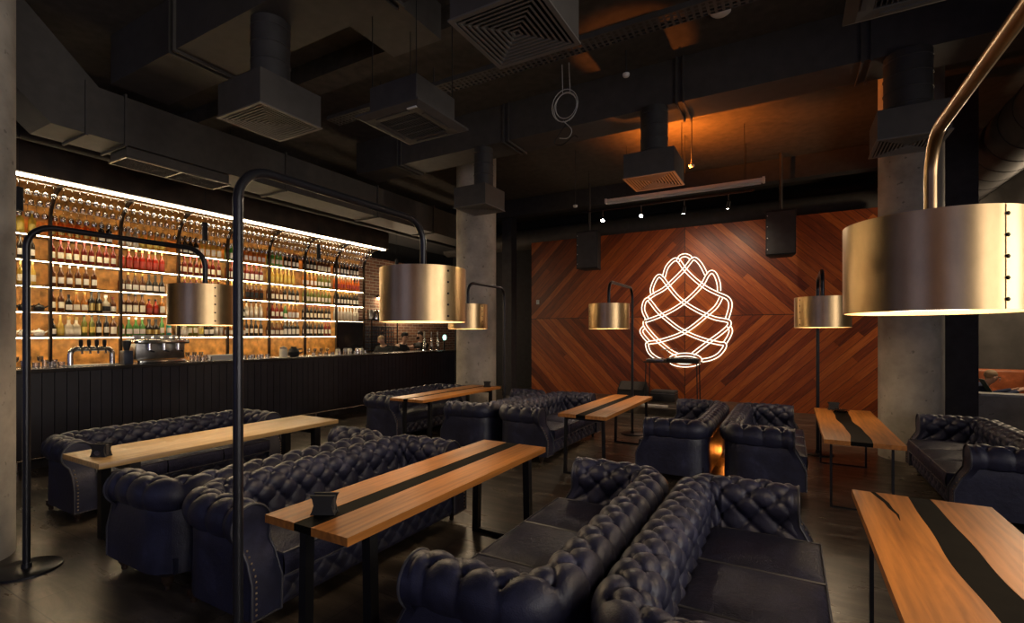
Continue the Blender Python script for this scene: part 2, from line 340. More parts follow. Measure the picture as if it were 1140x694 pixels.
for axis, wins, c in (('x', WIN_R, XR+.1), ('y', WIN_F, YF-.1)):
    for lo, hi, zs, zh in wins:
        wn_ += 1; fr = MB(); gl_ = MB()
        def bb(mb, a, b_, z0, z1, t_):
            mb.box(c-t_, c+t_, a, b_, z0, z1) if axis == 'x' else mb.box(a, b_, c-t_, c+t_, z0, z1)
        for k in range(4): q = lo+(hi-lo)*k/3; bb(fr, max(lo, q-.03), min(hi, q+.03), zs, zh, .04)
        for z in (zs, (zs+zh)*.62, zh-.06): bb(fr, lo, hi, z, z+.06, .035)
        f_ = struct(fr.build(f'window_{wn_}', M['black'], smooth=0)); bb(gl_, lo+.03, hi-.03, zs+.06, zh-.06, .004); gl_.build('pane', M['pane'], f_, smooth=0)
# brick lining beside the back bar
struct(MB().box(XL, XL+.08, 9.6, YB, 0, 3.9).build('wall_brick', M['brick'], smooth=0))
# chevron wall (origin at centre of diamonds)
WX, WZ, WY = -2.22, 2.15, 12.4
struct(MB().box(-4.16, 4.16, 0, .14, -WZ, 2.15).build('wall_stage', M['chevron'], loc=(WX, WY, WZ), smooth=0))
# right side: dark panel, low wall, room behind
struct(MB().box(1.86, 2.29, 9.2, 9.45, 0, CEIL).build('wall_pier', M['panel'], smooth=0))
lw = struct(MB().box(2.29, 6.0, 9.2, 9.4, 0, .85).build('wall_low', M['lowwall'], smooth=0))
struct(MB().box(2.29, 6.0, 9.17, 9.43, .85, .885).build('trim_ledge', M['cap'], smooth=0, bevel=.006))
struct(MB().box(2.0, 6.0, 12.9, 13.05, 0, CEIL).build('wall_annex', M['greywall'], smooth=0))
# bar end posts and dark jamb
struct(MB().box(-8.32, -8.12, 11.45, 11.65, 0, CEIL).build('trim_post', M['matte'], smooth=0))
struct(MB().box(-7.05, -6.75, 11.9, 12.2, 0, CEIL).build('trim_jamb', M['panel'], smooth=0))
# beams
struct(MB().box(XL, XR, 11.75, 12.05, 4.95, CEIL).build('beam', M['ductdark'], smooth=0))
struct(MB().box(XL, XR, 4.45, 4.8, 5.15, CEIL).build('beam.001', M['ceil'], smooth=0))
# round concrete columns
def column(x, y, r):
    n = 48
    return struct(MB().lathe([(r, 0), (r, CEIL)], n).build('column', M['concrete'], loc=(x, y, 0), smooth=60))
column(-5.46, 1.12, .36); column(-5.67, 8.52, .41); column(1.44, 8.62, .36)
# low stage in front of the chevron wall
struct(MB().box(-5.2, -.55, 10.56, WY, 0, .15).build('floor_stage', M['floor'], smooth=0))
# soffit over the back bar
struct(MB().box(XL, -9.28, .4, 9.76, 3.97, 4.45).build('soffit', M['soffit'], smooth=0))
struct(MB().box(XL, -9.0, .4, YB, 4.45, CEIL).build('soffit.001', M['wallp'], smooth=0))

# ------------------------------------------------------------------ chesterfield sofas
LEN, DEP = 2.2, .86
def sofa_meshes():
    xa, yb, r = LEN/2-.13, DEP/2-.13, .19
    yf = -.30
    # plan path of the roll centre
    path = []
    def addp(x, y, nx, ny): path.append((x, y, nx, ny))
    st = .0118
    n = int((yb-r-yf)/st)
    for i in range(n): addp(-xa, yf+(yb-r-yf)*i/n, -1, 0)
    na = int(r*PI/2/st)+4
    for i in range(na):
        a = PI-PI/2*i/na; addp(-xa+r+r*math.cos(a), yb-r+r*math.sin(a), math.cos(a), math.sin(a))
    nb = int((2*(xa-r))/st)
    for i in range(nb): addp(-xa+r+2*(xa-r)*i/nb, yb, 0, 1)
    for i in range(na):
        a = PI/2-PI/2*i/na; addp(xa-r+r*math.cos(a), yb-r+r*math.sin(a), math.cos(a), math.sin(a))
    for i in range(n+1): addp(xa, yb-r-(yb-r-yf)*i/n, 1, 0)
    path = np.array(path)
    d = np.hypot(np.diff(path[:, 0]), np.diff(path[:, 1])); s = np.concatenate([[0], np.cumsum(d)])
    total = s[-1]
    # profile (n outward, z): inner face, roll, tuck under
    prof = [(-.125, .34), (-.118, .43), (-.105, .50)]
    cz, rr = .600, .122
    for k in range(25):
        a = math.radians(196-k*(236/24)); prof.append((rr*math.cos(a), cz+rr*math.sin(a)))
    prof += [(.062, .505)]
    pr = np.array(catmull(prof, 6)); dp = np.hypot(np.diff(pr[:, 0]), np.diff(pr[:, 1])); t = np.concatenate([[0], np.cumsum(dp)])
    T = np.arange(0, t[-1], .0115); pn = np.interp(T, t, pr[:, 0]); pz = np.interp(T, t, pr[:, 1])
    gn = np.gradient(pn, T); gz = np.gradient(pz, T); gl = np.hypot(gn, gz); onn, onz = -gz/gl, gn/gl   # outward of the roll surface
    cols = round(total/.178); a_ = total/cols; b_ = .178*1.02
    # last button row on top of the roll, a bit outside
    ttop = T[np.argmax(pz)]+.045
    m = math.floor(2*ttop/b_); off = ttop-m*b_/2
    U = s[:, None]/a_; V = (T[None, :]-off)/b_
    p, q = U+V, U-V
    sp, sq = np.abs(np.sin(PI*p)), np.abs(np.sin(PI*q))
    hd = (sp*sq)**.32
    pe = np.abs(np.sin(PI*(U-m/2)))**.45*np.ones_like(V)
    w = np.clip((T[None, :]-ttop)/.01, 0, 1)
    h = hd*(1-w)+pe*w*np.clip(1-(T[None, :]-ttop)/.26, .35, 1)
    but = np.exp(-((np.minimum(p % 1, 1-p % 1))**2+(np.minimum(q % 1, 1-q % 1))**2)/.014)*(T[None, :] <= ttop+.03)
    disp = .037*h-.024*but-.022
    fade = np.clip(T/.05, 0, 1)[None, :]; disp = disp*fade
    endf = np.clip(np.minimum(s, total-s)/.03, 0, 1)[:, None]; disp = disp*endf-.004*(1-endf)
    N_ = pn[None, :]+disp*onn[None, :]; Z_ = pz[None, :]+disp*onz[None, :]
    def rake(x, y, z):
        k = smoothstep((.53-z)/.22)*max(0, min(1, (.05-y)/.35)); return y-.105*k
    def surf(i0, i1):
        rows = []
        for i in range(i0, i1+1):
            x, y, nx, ny = path[i]; row = []
            for j in range(len(T)):
                X, Y, Z = x+nx*N_[i, j], y+ny*N_[i, j], Z_[i, j]; row.append((X, rake(X, Y, Z), Z))
            rows.append(row)
        return rows
    def outer(i0, i1):
        rows = []
        for i in range(i0, i1+1, 3):
            x, y, nx, ny = path[min(i, i1)]; row = []
            for z, o in [(.53, .052), (.50, .062), (.42, .060), (.30, .062), (.2, .066), (.095, .066)]:
                X, Y = x+nx*o, y+ny*o; row.append((X, rake(X, Y, z), z))
            rows.append(row)
        x, y, nx, ny = path[i1]; row = []
        for z, o in [(.53, .052), (.50, .062), (.42, .060), (.30, .062), (.2, .066), (.095, .066)]:
            X, Y = x+nx*o, y+ny*o; row.append((X, rake(X, Y, z), z))
        rows.append(row); return rows
    c1, c2 = n+na//2, n+na+nb+na//2
    res = {}
    for nm, i0, i1 in (('armrest', 0, c1), ('backrest', c1, c2), ('armrest2', c2, len(path)-1)):
        mb = MB(); mb.grid(surf(i0, i1)); mb.grid(outer(i0, i1)); res[nm] = mb.mesh(nm, M['leather'], 80, weld=False)
    # front scroll panels
    def panel(sx):
        out = []
        for k in range(21):
            a = math.radians(-38+k*(234/20)); out.append((rr*.99*math.cos(a), cz+rr*.99*math.sin(a)))
        out += [(-.108, .50), (-.12, .43), (-.122, .30), (-.118, .10), (.064, .10), (.063, .30), (.060, .42), (.066, .49)]
        fr, bk = [], []
        for nn, z in out:
            X = sx*(xa+nn); y = rake(X, yf, z); fr.append((X, y-.022, z)); bk.append((X, y+.03, z))
        k = len(out); mb = MB()
        cen_top = (sx*xa, rake(sx*xa, yf, cz)-.034, cz)
        # front fan in two pieces: round scroll and lower strip
        ring = fr[:22]; idx = list(range(22))
        vs = fr+bk+[cen_top]; fs = [(i, (i+1) % k, k+(i+1) % k, k+i) for i in range(k)]
        fs += [(i, i+1, 2*k) for i in range(20)]
        fs += [(20, 21, 2*k), (21, k-1, 2*k), (k-1, 0, 2*k), (21, 22, k-2, k-1), (22, 23, k-3, k-2), (23, 24, 25, k-3)]
        mb.add(vs, fs)
        pp = MB(); pp.tube([(x, y-.004, z) for x, y, z in fr], .0075, 6, True)
        # nail heads down the face
        nails = [(sx*(xa+.038), rake(sx*(xa+.038), yf, .47-i*.031)-.026, .47-i*.031) for i in range(12)]
        return mb.mesh('front_panel', M['leather'], 40), pp.mesh('piping', M['piping'], 60), nails
    res['pl'], res['pr'] = panel(-1), panel(1)
    res['nail'] = MB().ball((0, 0, 0), .0075, 6, (1, .6, 1)).mesh('stud', M['brassnail'], 60)
    # base rail with a buttoned front
    yfr = yf-.095
    rows = []; W = xa-.118; nx_ = 150
    for i in range(nx_+1):
        x = -W+2*W*i/nx_; row = []
        for j in range(22):
            z = .095+.185*j/21; u, v = x/.15, (z-.19)/.13
            p_, q_ = u+v, u-v; hh = (abs(math.sin(PI*p_))*abs(math.sin(PI*q_)))**.45
            bb = math.exp(-(min(p_ % 1, 1-p_ % 1)**2+min(q_ % 1, 1-q_ % 1)**2)/.01)
            e = min(1, j/3, (21-j)/3); row.append((x, yfr-(.018*hh-.010*bb)*e, z))
        rows.append(row)
    mb = MB(); mb.grid(rows); mb.box(-W, W, yfr+.004, yb-.02, .097, .278); mb.box(-xa+.02, xa-.02, yfr+.06, yb+.02, .097, .2)
    res['base'] = mb.mesh('base', M['leather'], 50)
    cw = 2*W/3
    mb = MB(); g = 22; y0, y1 = yfr-.045, yb-.115; hw = cw/2-.004
    def cush(z0, zs):
        P = []
        for i in range(g+1):
            row = []
            for j in range(g+1):
                a, b = i/g*2-1, j/g*2-1; e = (1-abs(a)**6)*(1-abs(b)**6)
                x = a*hw*(1-.02*(1-zs)); y = (y0+y1)/2+b*(y1-y0)/2
                row.append((x, y, z0+zs*(.022*(1-a*a)*(1-b*b)+.026*e)))
            P.append(row)
        return P
    mb.grid(cush(.415, 1)); mb.grid(cush(.28, 0))
    lo, hi = cush(.28, 0), cush(.415, 1)
    for side in ([(i, 0) for i in range(g+1)], [(i, g) for i in range(g+1)], [(0, j) for j in range(g+1)], [(g, j) for j in range(g+1)]):
        ps = []
        for f, k in ((0, 0), (.25, .8), (.5, 1), (.75, .8), (1, 0)):
            row = []
            for i, j in side:
                A, B = np.array(lo[i][j]), np.array(hi[i][j]); p = A+(B-A)*f
                dx = (i == g)-(i == 0); dy = (j == g)-(j == 0)
                if len({i for i, _ in side}) == 1: dy = 0
                if len({j for _, j in side}) == 1: dx = 0
                p = p+np.array([dx*.003, dy*.012, 0])*k; row.append(tuple(p))
            ps.append(row)
        mb.grid(ps)
    res['cushion'] = mb.mesh('seat_cushion', M['seat'], 50)
    pm = MB()
    for (z, ex) in ((.418, 0), (.283, 0)):
        pm.tube([(-hw, y0, z), (hw, y0, z)], .006, 6); pm.tube([(-hw, y0, z), (-hw, y1, z)], .006, 6); pm.tube([(hw, y0, z), (hw, y1, z)], .006, 6)
    res['cpipe'] = pm.mesh('piping', M['piping'], 60)
    res['cw'] = cw
    res['leg'] = MB().lathe([(.018, 0), (.022, .012), (.018, .024), (.028, .04), (.040, .06), (.036, .08), (.045, .10)], 14).mesh('leg', M['footwood'], 50)
    res['legs'] = [(-xa, yfr+.08), (xa, yfr+.08), (-xa, yb-.02), (xa, yb-.02)]
    return res
SM = sofa_meshes()
def lnk(name, me, parent, loc=None):
    o = bpy.data.objects.new(name, me); C.objects.link(o); o.parent = parent
    if loc: o.location = loc
    return o
def make_sofa():
    root = empty('chesterfield_sofa', '', 'sofa', group='navy leather chesterfield sofas')
    lnk('backrest', SM['backrest'], root)
    for a, p in (('armrest', 'pl'), ('armrest2', 'pr')):
        ar = lnk('armrest', SM[a], root)
        for nm, me in zip(('front_panel', 'piping'), SM[p]): lnk(nm, me, ar)
        for q in SM[p][2]: lnk('stud', SM['nail'], ar, q)
    lnk('base', SM['base'], root)
    for i in (-1, 0, 1):
        c = lnk('seat_cushion', SM['cushion'], root, (i*SM['cw'], 0, 0)); lnk('piping', SM['cpipe'], c)
    for x, y in SM['legs']: lnk('leg', SM['leg'], root, (x, y, 0))
    return root
proto = make_sofa()
R90 = PI/2
sofas = [
    (-5.98, 2.93, R90, 'navy chesterfield sofa between the bar front and the long pale table'),
    (-3.90, 2.70, -R90, 'navy chesterfield sofa facing the long pale oak table, its back to another sofa'),
    (-3.03, 2.70, R90, 'navy chesterfield sofa facing the orange oak table with the menu holder'),
    (-1.15, 2.70, -R90, 'navy chesterfield sofa in centre foreground turned left towards the orange oak table'),
    (-.28, 2.70, R90, 'navy chesterfield sofa in foreground facing the big river table at right'),
    (-5.80, 6.85, R90, 'navy chesterfield sofa against the bar front at the narrow far-left table'),
    (-4.07, 6.85, -R90, 'navy chesterfield sofa turned towards the concrete column and the far-left table'),
    (-3.19, 6.85, R90, 'navy chesterfield sofa with studded scroll arm at the small middle table'),
    (-1.17, 6.85, -R90, 'navy chesterfield sofa behind the centre, facing left to the middle table'),
    (-.29, 6.85, R90, 'navy chesterfield sofa behind the centre, facing right to the rear river table'),
    (1.70, 6.80, -R90, 'navy chesterfield sofa at the right edge beside the right concrete column')]
for i, (x, y, rz, lab) in enumerate(sofas):
    o = proto if i == 0 else copy_tree(proto)
    o.location = (x, y, 0); o.rotation_euler = (0, 0, rz); o['label'] = lab

# ------------------------------------------------------------------ tables
def table(label, x0, x1, y0, y1, h, wm, river, legw, inset, frame=True, crack=False, wavy=0, seed=0, splay=0, widen=0):
    rnd = random.Random(seed); th = .042
    cx, cy = (x0+x1)/2, (y0+y1)/2; w, l = (x1-x0)/2, (y1-y0)/2
    r = empty('dining_table', label, 'table', (cx, cy, 0), 0, 'oak tables between the sofas')
    n = 40; ph = [rnd.uniform(0, 6) for _ in range(4)]
    def edge(base, k):
        return [(base+wavy*(.55*math.sin(1.7*t*l+ph[k])+.3*math.sin(4.1*t*l+ph[k+1])+.15*math.sin(9*t*l+ph[k])), t*l) for t in [i/n*2-1 for i in range(n+1)]]
    if river:
        ra, rb = river; ea, eb = edge(ra, 0), [(x_-widen*y_/l, y_) for x_, y_ in edge(rb, 1)]
        if wavy == 0: ea, eb = [(ra, -l), (ra, l)], [(rb, -l), (rb, l)]
        MB().prism([(-w, -l)]+ea+[(-w, l)], h-th, h, 'z').build('tabletop_board', wm, r, smooth=30)
        MB().prism([(w, l)]+eb[::-1]+[(w, -l)], h-th, h, 'z').build('tabletop_board', wm, r, smooth=30)
        rs = MB().prism(ea+eb[::-1], h-th+.002, h-.0015, 'z').build('resin_inlay', M['resin'], r, smooth=30); rs['label'] = 'black resin strip'
    else:
        MB().box(-w, w, -l, l, h-th, h).build('tabletop_board', wm, r, smooth=30, bevel=.003)
    if crack:
        pts = [(-w+.105, l-.001), (-w+.125, l-.10), (-w+.145, l-.2), (-w+.15, l-.30), (-w+.165, l-.40), (-w+.16, l-.5)]
        wd = [.012, .013, .011, .009, .006, .001]
        MB().prism([(x-d, y) for (x, y), d in zip(pts, wd)]+[(x+d, y) for (x, y), d in zip(pts[::-1], wd[::-1])], h-.01, h+.0012, 'z').build('crack_filler', M['resin'], r, smooth=30)
    for sy in (-1, 1):
        y = sy*(l-inset); xs = w-.07
        for sx in (-1, 1):
            MB().prism([(sx*xs-legw/2, h-th), (sx*xs+legw/2, h-th), (sx*(xs+splay)+legw/2, 0), (sx*(xs+splay)-legw/2, 0)], y-legw/2, y+legw/2, 'y').build('leg', M['black'], r, smooth=30)
        MB().box(-xs, xs, y-legw/2, y+legw/2, h-th-legw, h-th-.001).build('top_rail', M['black'], r, smooth=30)
        if frame: MB().box(-xs, xs, y-legw*.4, y+legw*.4, .0, legw*.6).build('foot_rail', M['black'], r, smooth=30)
    return r
table('orange oak table with black resin strip and menu holder, centre left foreground', -2.43, -1.81, 1.63, 3.78, .745, M['oak'], (-.075, .055), .055, .21, True, splay=.015, seed=1)
table('small oak table with black strip before the wooden wall, middle of the room', -2.47, -1.86, 5.5, 7.7, .745, M['oakred'], (-.07, .05), .035, .10, True, splay=.015, seed=2)
table('long pale oak table without strip, at left below the bar', -5.08, -4.44, 1.66, 3.87, .745, M['oakpale'], None, .07, .25, True, seed=3)
table('narrow oak table with black gap near the middle concrete column', -5.30, -4.66, 5.6, 7.82, .745, M['oakred'], (-.05, .03), .05, .25, True, seed=4)
table('river table with wavy black resin beside the right concrete column', .28, .91, 5.58, 7.93, .70, M['oak'], (-.105, .06), .02, .22, True, wavy=.035, seed=12)
table('large river table cut off by the lower right corner, cracked oak', .33, .97, 1.45, 3.68, .745, M['oak'], (-.045, .10), .02, .25, True, crack=True, wavy=.028, seed=5, widen=.05)

def menu_holder(x, y, z, rz, label, tagged=False):
    r = empty('menu_holder', label, 'menu holder', (x, y, z), rz, 'black menu holders on the tables')
    out = [(-.055, 0), (.055, 0), (.048, .02), (.040, .06), (.046, .10), (.056, .125), (-.056, .125), (-.046, .10), (-.040, .06), (-.048, .02)]
    MB().prism(out, -.030, -.018, 'y').build('side_plate', M['matte'], r, smooth=30); MB().prism(out, .018, .030, 'y').build('side_plate', M['matte'], r, smooth=30)
    MB().box(-.05, .05, -.019, .019, 0, .015).build('base', M['matte'], r)
    MB().box(-.045, .045, -.012, .012, .015, .115).build('menu_card', M['ductdark'], r)
    r.scale = (1.2, 1.1, .82)
    if tagged: MB().lathe([(.022, 0), (.022, .004)], 16, (-.0, -.034, .04), 'y').build('round_tag', M['steel'], r)
    return r
menu_holder(-2.17, 1.80, .745, .5, 'black waisted menu holder on the orange oak table')
menu_holder(-4.72, 1.78, .745, .45, 'black menu holder with round metal tag on the pale oak table', True)
menu_holder(-4.83, 7.62, .745, .3, 'small black menu holder at far end of the narrow oak table')
menu_holder(.50, 7.80, .70, .2, 'black menu holder at far end of the rear river table')
b = tag(MB().lathe([(.03, 0), (.075, .006), (.105, .03), (.11, .034), (.103, .032), (.07, .012), (.0, .008)], 28).build('shallow_bowl', M['glass'], loc=(.55, 7.6, .70)), 'shallow clear bowl on the rear river table before the menu holder', 'bowl')

# ------------------------------------------------------------------ floor lamps
def floor_lamp(px, py, dy, label, ang, top=2.5, metal='blackpaint', base=True):
    ang = math.radians(ang)
    r = empty('floor_lamp', label, 'floor lamp', (px, py, 0), 0, 'arched floor lamps with brass drum shades')
    if base: MB().lathe([(.20, 0), (.20, .012), (.195, .016), (.03, .018), (.028, .05), (.024, .052)], 36).build('base', M[metal], r, smooth=40)
    sg = 1 if dy > 0 else -1; L_ = abs(dy); rb = .16
    pts = [(0, 0, .016), (0, 0, top-rb)]+[(0, sg*(rb-rb*math.cos(a)), top-rb+rb*math.sin(a)) for a in [PI/2*k/10 for k in range(1, 11)]]
    pts += [(0, sg*(L_-rb), top)]+[(0, sg*(L_-rb+rb*math.sin(a)), top-rb+rb*math.cos(a)) for a in [PI/2*k/10 for k in range(1, 11)]]
    MB().tube(pts+[(0, sg*L_, 2.15)], .0225, 16).build('arched_pole', M[metal], r, smooth=60)
    R_, z0, z1 = .30, 1.79, 2.16
    sh = MB()
    n = 72
    sh.lathe([(R_, z0), (R_, z1), (R_-.006, z1), (R_-.006, z0), (R_, z0)], n)
    sh.f = [f for f in sh.f if len(f) == 4]
    s_ = sh.build('shade', M['brass'], r, (0, sg*L_, 0), smooth=40)
    MB().lathe([(.04, z1-.03), (R_-.007, z1-.03), (R_-.007, z1-.022), (.04, z1-.022)], 48).build('top_plate', M['bronze'], r, (0, sg*L_, 0))
    if True:
        for k in range(5):
            z = z0+.035+k*(z1-z0-.07)/4
            MB().ball((R_*math.cos(ang), R_*math.sin(ang), z), .0085, 8, (1, 1, 1)).build('rivet', M['rivet'], s_)
        seam = [(R_+.002, z0+.002), (R_+.002, z1-.002)]
        sm = MB(); a0, a1 = ang-.02, ang+.13
        sm.grid([[((R_+.0025)*math.cos(a0+(a1-a0)*i/6), (R_+.0025)*math.sin(a0+(a1-a0)*i/6), z) for z in (z0+.001, z1-.001)] for i in range(7)])
        sm.build('lap_seam', M['brass'], s_)
    MB().lathe([(.002, z0+.02), (R_-.008, z0+.02), (R_-.008, z0+.026), (.002, z0+.026)], 48).build('diffuser', M['diff'], r, (0, sg*L_, 0))
    return r
floor_lamp(-4.81, 1.37, 1.25, 'black arched floor lamp by the left concrete pillar, brass shade before the bottles', -14)
floor_lamp(-2.26, 1.38, 1.34, 'black arched floor lamp standing in the left foreground, tallest in view', -17.6)
floor_lamp(.50, 1.0, 1.60, 'golden arm of floor lamp with the largest brass shade, upper right', -58, metal='bronze')
floor_lamp(-4.28, 7.30, -1.1, 'black arched floor lamp beside the middle concrete column', -10)
floor_lamp(-2.36, 8.36, -1.25, 'black arched floor lamp left of the neon pine cone', -137)
floor_lamp(.34, 8.27, -1.15, 'black arched floor lamp right of the neon pine cone by the river table', -143)

# ------------------------------------------------------------------ bar counter
BX, CT = -8.35, 1.265
r = empty('bar_counter', 'long black plank-fronted bar counter across the left side', 'bar counter', (BX, 2.0, 0))
mb = MB(); w = .125; y = -1.6
k = 0
while y < 9.42:
    mb.box(-.03-.004*(k % 3 == 1), 0, y+.004, min(y+w, 9.45)-.004, .03, CT-.05); y += w; k += 1
mb.box(-.30, -.03, -1.6, 9.45, .0, CT-.05); mb.build('plank_front', M['plank'], r, smooth=0)
MB().box(-.75, .05, -1.62, 9.47, CT-.05, CT).build('worktop', M['counter'], r, smooth=0, bevel=.006)
rl = MB().tube([(.14, -1.6, .15), (.14, 9.4, .15)], .018, 8)
rl.build('foot_rail', M['rail'], r, smooth=60)
for i in range(8):
    MB().tube([(.14, -1.2+i*1.45, 0), (.14, -1.2+i*1.45, .15)], .012, 8).build('rail_post', M['rail'], r, smooth=60)

# ------------------------------------------------------------------ back bar
PXF, PXB = -9.9, -10.30
SH = [3.23, 2.845, 2.455, 2.065, 1.68]
bays = [(2.2+.9*i, 3.1+.9*i) for i in range(8)]
bays = [(2.20, 3.09)]+[(3.09+.912*i, 3.09+.912*(i+1)) for i in range(7)]
BN = ['leftmost', 'second', 'third', 'fourth', 'fifth', 'sixth', 'seventh', 'rightmost']
def arc(th): return (PXF+.52*(1-math.cos(th)), 3.45+.49*math.sin(th))
for bi, (y0, y1) in enumerate(bays):
    u = empty('back_bar_shelving', f'{BN[bi]} lit shelving bay of the back bar, holding bottles'.replace('second lit', 'second lit'), 'shelving', (PXF, y0, 0), 0, 'lit shelving bays behind the bar')
    w = y1-y0
    MB().box(PXB-PXF-.03, PXB-PXF, 0, w, .9, 3.95).build('back_panel', M['amber'], u, smooth=0)
    MB().box(PXB-PXF, -.02, .02, w-.02, 0, .9).build('cabinet', M['matte'], u, smooth=0)
    shs = SH if bi != 7 else SH[:4]
    for z in shs:
        s_ = MB().box(PXB-PXF, -.012, .012, w-.012, z-.022, z).build('shelf', M['shelf'], u, smooth=0)
        MB().box(-.034, -.014, .016, w-.016, z-.031, z-.0225).build('led_strip', M['led'], s_, smooth=0)
    MB().box(PXB-PXF+.002, PXB-PXF+.02, .03, w-.03, 3.60, 3.615).build('led_strip', M['led'], u, smooth=0)  # added strip to brighten the top bottle row
    # upright post continuing into the curved rib
    pts = [(-.0, 0, .9), (-.0, 0, 3.3)]+[(arc(PI/2*k/12)[0]-PXF, 0, arc(PI/2*k/12)[1]) for k in range(13)]
    for yy in ([0] if bi < 7 else [0, w]):
        q = MB(); vs = []
        for x, _, z in pts: vs.append((x, z))
        ins = [(x+.0, z) for x, z in vs]
        nrm = []
        for i in range(len(vs)):
            a, b2 = vs[max(i-1, 0)], vs[min(i+1, len(vs)-1)]; dx, dz = b2[0]-a[0], b2[1]-a[1]; ln = math.hypot(dx, dz); nrm.append((-dz/ln, dx/ln))
        rows = [[(x+nx*  .030*e, yy+.017*g, z+nz*.030*e) for e, g in ((-1, -1), (1, -1), (1, 1), (-1, 1), (-1, -1))] for (x, z), (nx, nz) in zip(vs, nrm)]
        q.grid(rows); q.build('rib_post', M['ribs'], u, smooth=30)
    # curved amber canopy behind the glasses
    P = [[(arc(PI/2*k/12)[0]-PXF-.10-.10*math.cos(PI/2*k/12), yy, arc(PI/2*k/12)[1]+.0+.005*k/12) for yy in (0, w)] for k in range(13)]
    MB().grid(P).build('canopy_panel', M['amber'], u, smooth=60)
    for th in (.42, .85, 1.28):
        x, z = arc(th); MB().box(x-PXF-.069, x-PXF-.061, .016, w-.016, z-.002, z+.010).build('glass_rail', M['rail'], u, smooth=0); 
MB().box(PXF+.45, PXF+.55, .6, 9.72, 3.945, 3.968).build('cove_light', M['cove'], smooth=0)
tag(bpy.data.objects['cove_light'], 'long glowing strip light under the soffit above the bottles', 'light')

# glasses hung in the racks
gl = MB().lathe([(.032, 0), (.033, -.003), (.006, -.008), (.0045, -.08), (.014, -.09), (.034, -.115), (.038, -.14), (.031, -.18), (.0295, -.18), (.035, -.14), (.031, -.117), (.004, -.094)], 10).mesh('wine_glass', M['glass'], 60)
RN = ['lower', 'middle', 'upper']
for bi, (y0, y1) in enumerate(bays):
    for ri, th in enumerate((.42, .85, 1.28)):
        x, z = arc(th); n = 9
        js = range(n) if bi else range(4, n)
        for j, jj in enumerate(js):
            o = bpy.data.objects.new('wine_glass', gl); C.objects.link(o)
            o.location = (x-.065, y0+.06+(y1-y0-.12)*jj/(n-1), z-.002)
            tag(o, f'upturned wine glass, {ORD[j]} from left, {RN[ri]} hanging row, {BN[bi]} back bar bay', 'wine glass', 'wine glasses hanging over the back bar')

# bottles: kinds (radius, height, profile)
def bottle_mesh(kind):
    if kind == 'tall': pr = [(.030, 0), (.033, .006), (.033, .17), (.030, .19), (.014, .225), (.012, .29)]; cap = [(.0135, .268), (.0135, .305)]; lab = (.0335, .05, .13)
    elif kind == 'round': pr = [(.030, 0), (.038, .008), (.040, .10), (.036, .14), (.016, .175), (.013, .25)]; cap = [(.016, .235), (.016, .265)]; lab = (.0405, .03, .10)
    elif kind == 'wine': pr = [(.034, 0), (.036, .006), (.036, .18), (.030, .205), (.015, .235), (.0135, .315)]; cap = [(.0145, .25), (.0145, .32)]; lab = (.0365, .05, .14)
    elif kind == 'squat': pr = [(.040, 0), (.046, .01), (.046, .10), (.040, .125), (.017, .15), (.015, .20)]; cap = [(.019, .19), (.019, .225)]; lab = (.0465, .025, .085)
    elif kind == 'short': pr = [(.028, 0), (.034, .006), (.034, .10), (.028, .13), (.013, .15), (.012, .19)]; cap = [(.014, .18), (.014, .205)]; lab = (.0345, .025, .085)
    else: pr = [(.034, 0), (.037, .006), (.037, .15), (.034, .175), (.015, .20), (.0135, .27)]; cap = [(.0155, .25), (.0155, .285)]; lab = (.0375, .03, .125)
    return pr, cap, lab
BMESH = {}
def bmesh_of(kind, part, m):
    key = (kind, part, m.name)
    if key not in BMESH:
        pr, cap, lab = bottle_mesh(kind)
        if part == 'body': me = MB().lathe(pr, 12).mesh('bottle', m, 50)
        elif part == 'cap': me = MB().lathe(cap, 10).mesh('cap', m, 40)
        else:
            r_, z0, z1 = lab; g = MB(); g.grid([[(r_*math.cos(a), r_*math.sin(a), z) for z in (z0, z1)] for a in [math.radians(-62+i*124/10) for i in range(11)]]); me = g.mesh('label', m, 60)
        BMESH[key] = me
    return BMESH[key]
GN = dict(amber='amber', gold='golden', yellow='yellow', red='dark red', ruby='ruby red', brown='brown', dark='black', green='green', olive='olive', teal='teal', clear='frosted', orange='orange', white='white')
def bottle(x, y, z, kind, liq, cap, lab, label, sc=1, group='bottles on the back bar shelves'):
    o = bpy.data.objects.new('bottle', bmesh_of(kind, 'body', LIQ[liq])); C.objects.link(o); o.location = (x, y, z); o.scale = (sc, sc, sc)
    tag(o, label, 'bottle', group)
    lnk('cap', bmesh_of(kind, 'cap', CAPS[cap]), o)
    if lab: lnk('label', bmesh_of(kind, 'label', LABS[lab]), o)
    return o
SN = ['top', 'second', 'third', 'fourth', 'lowest']
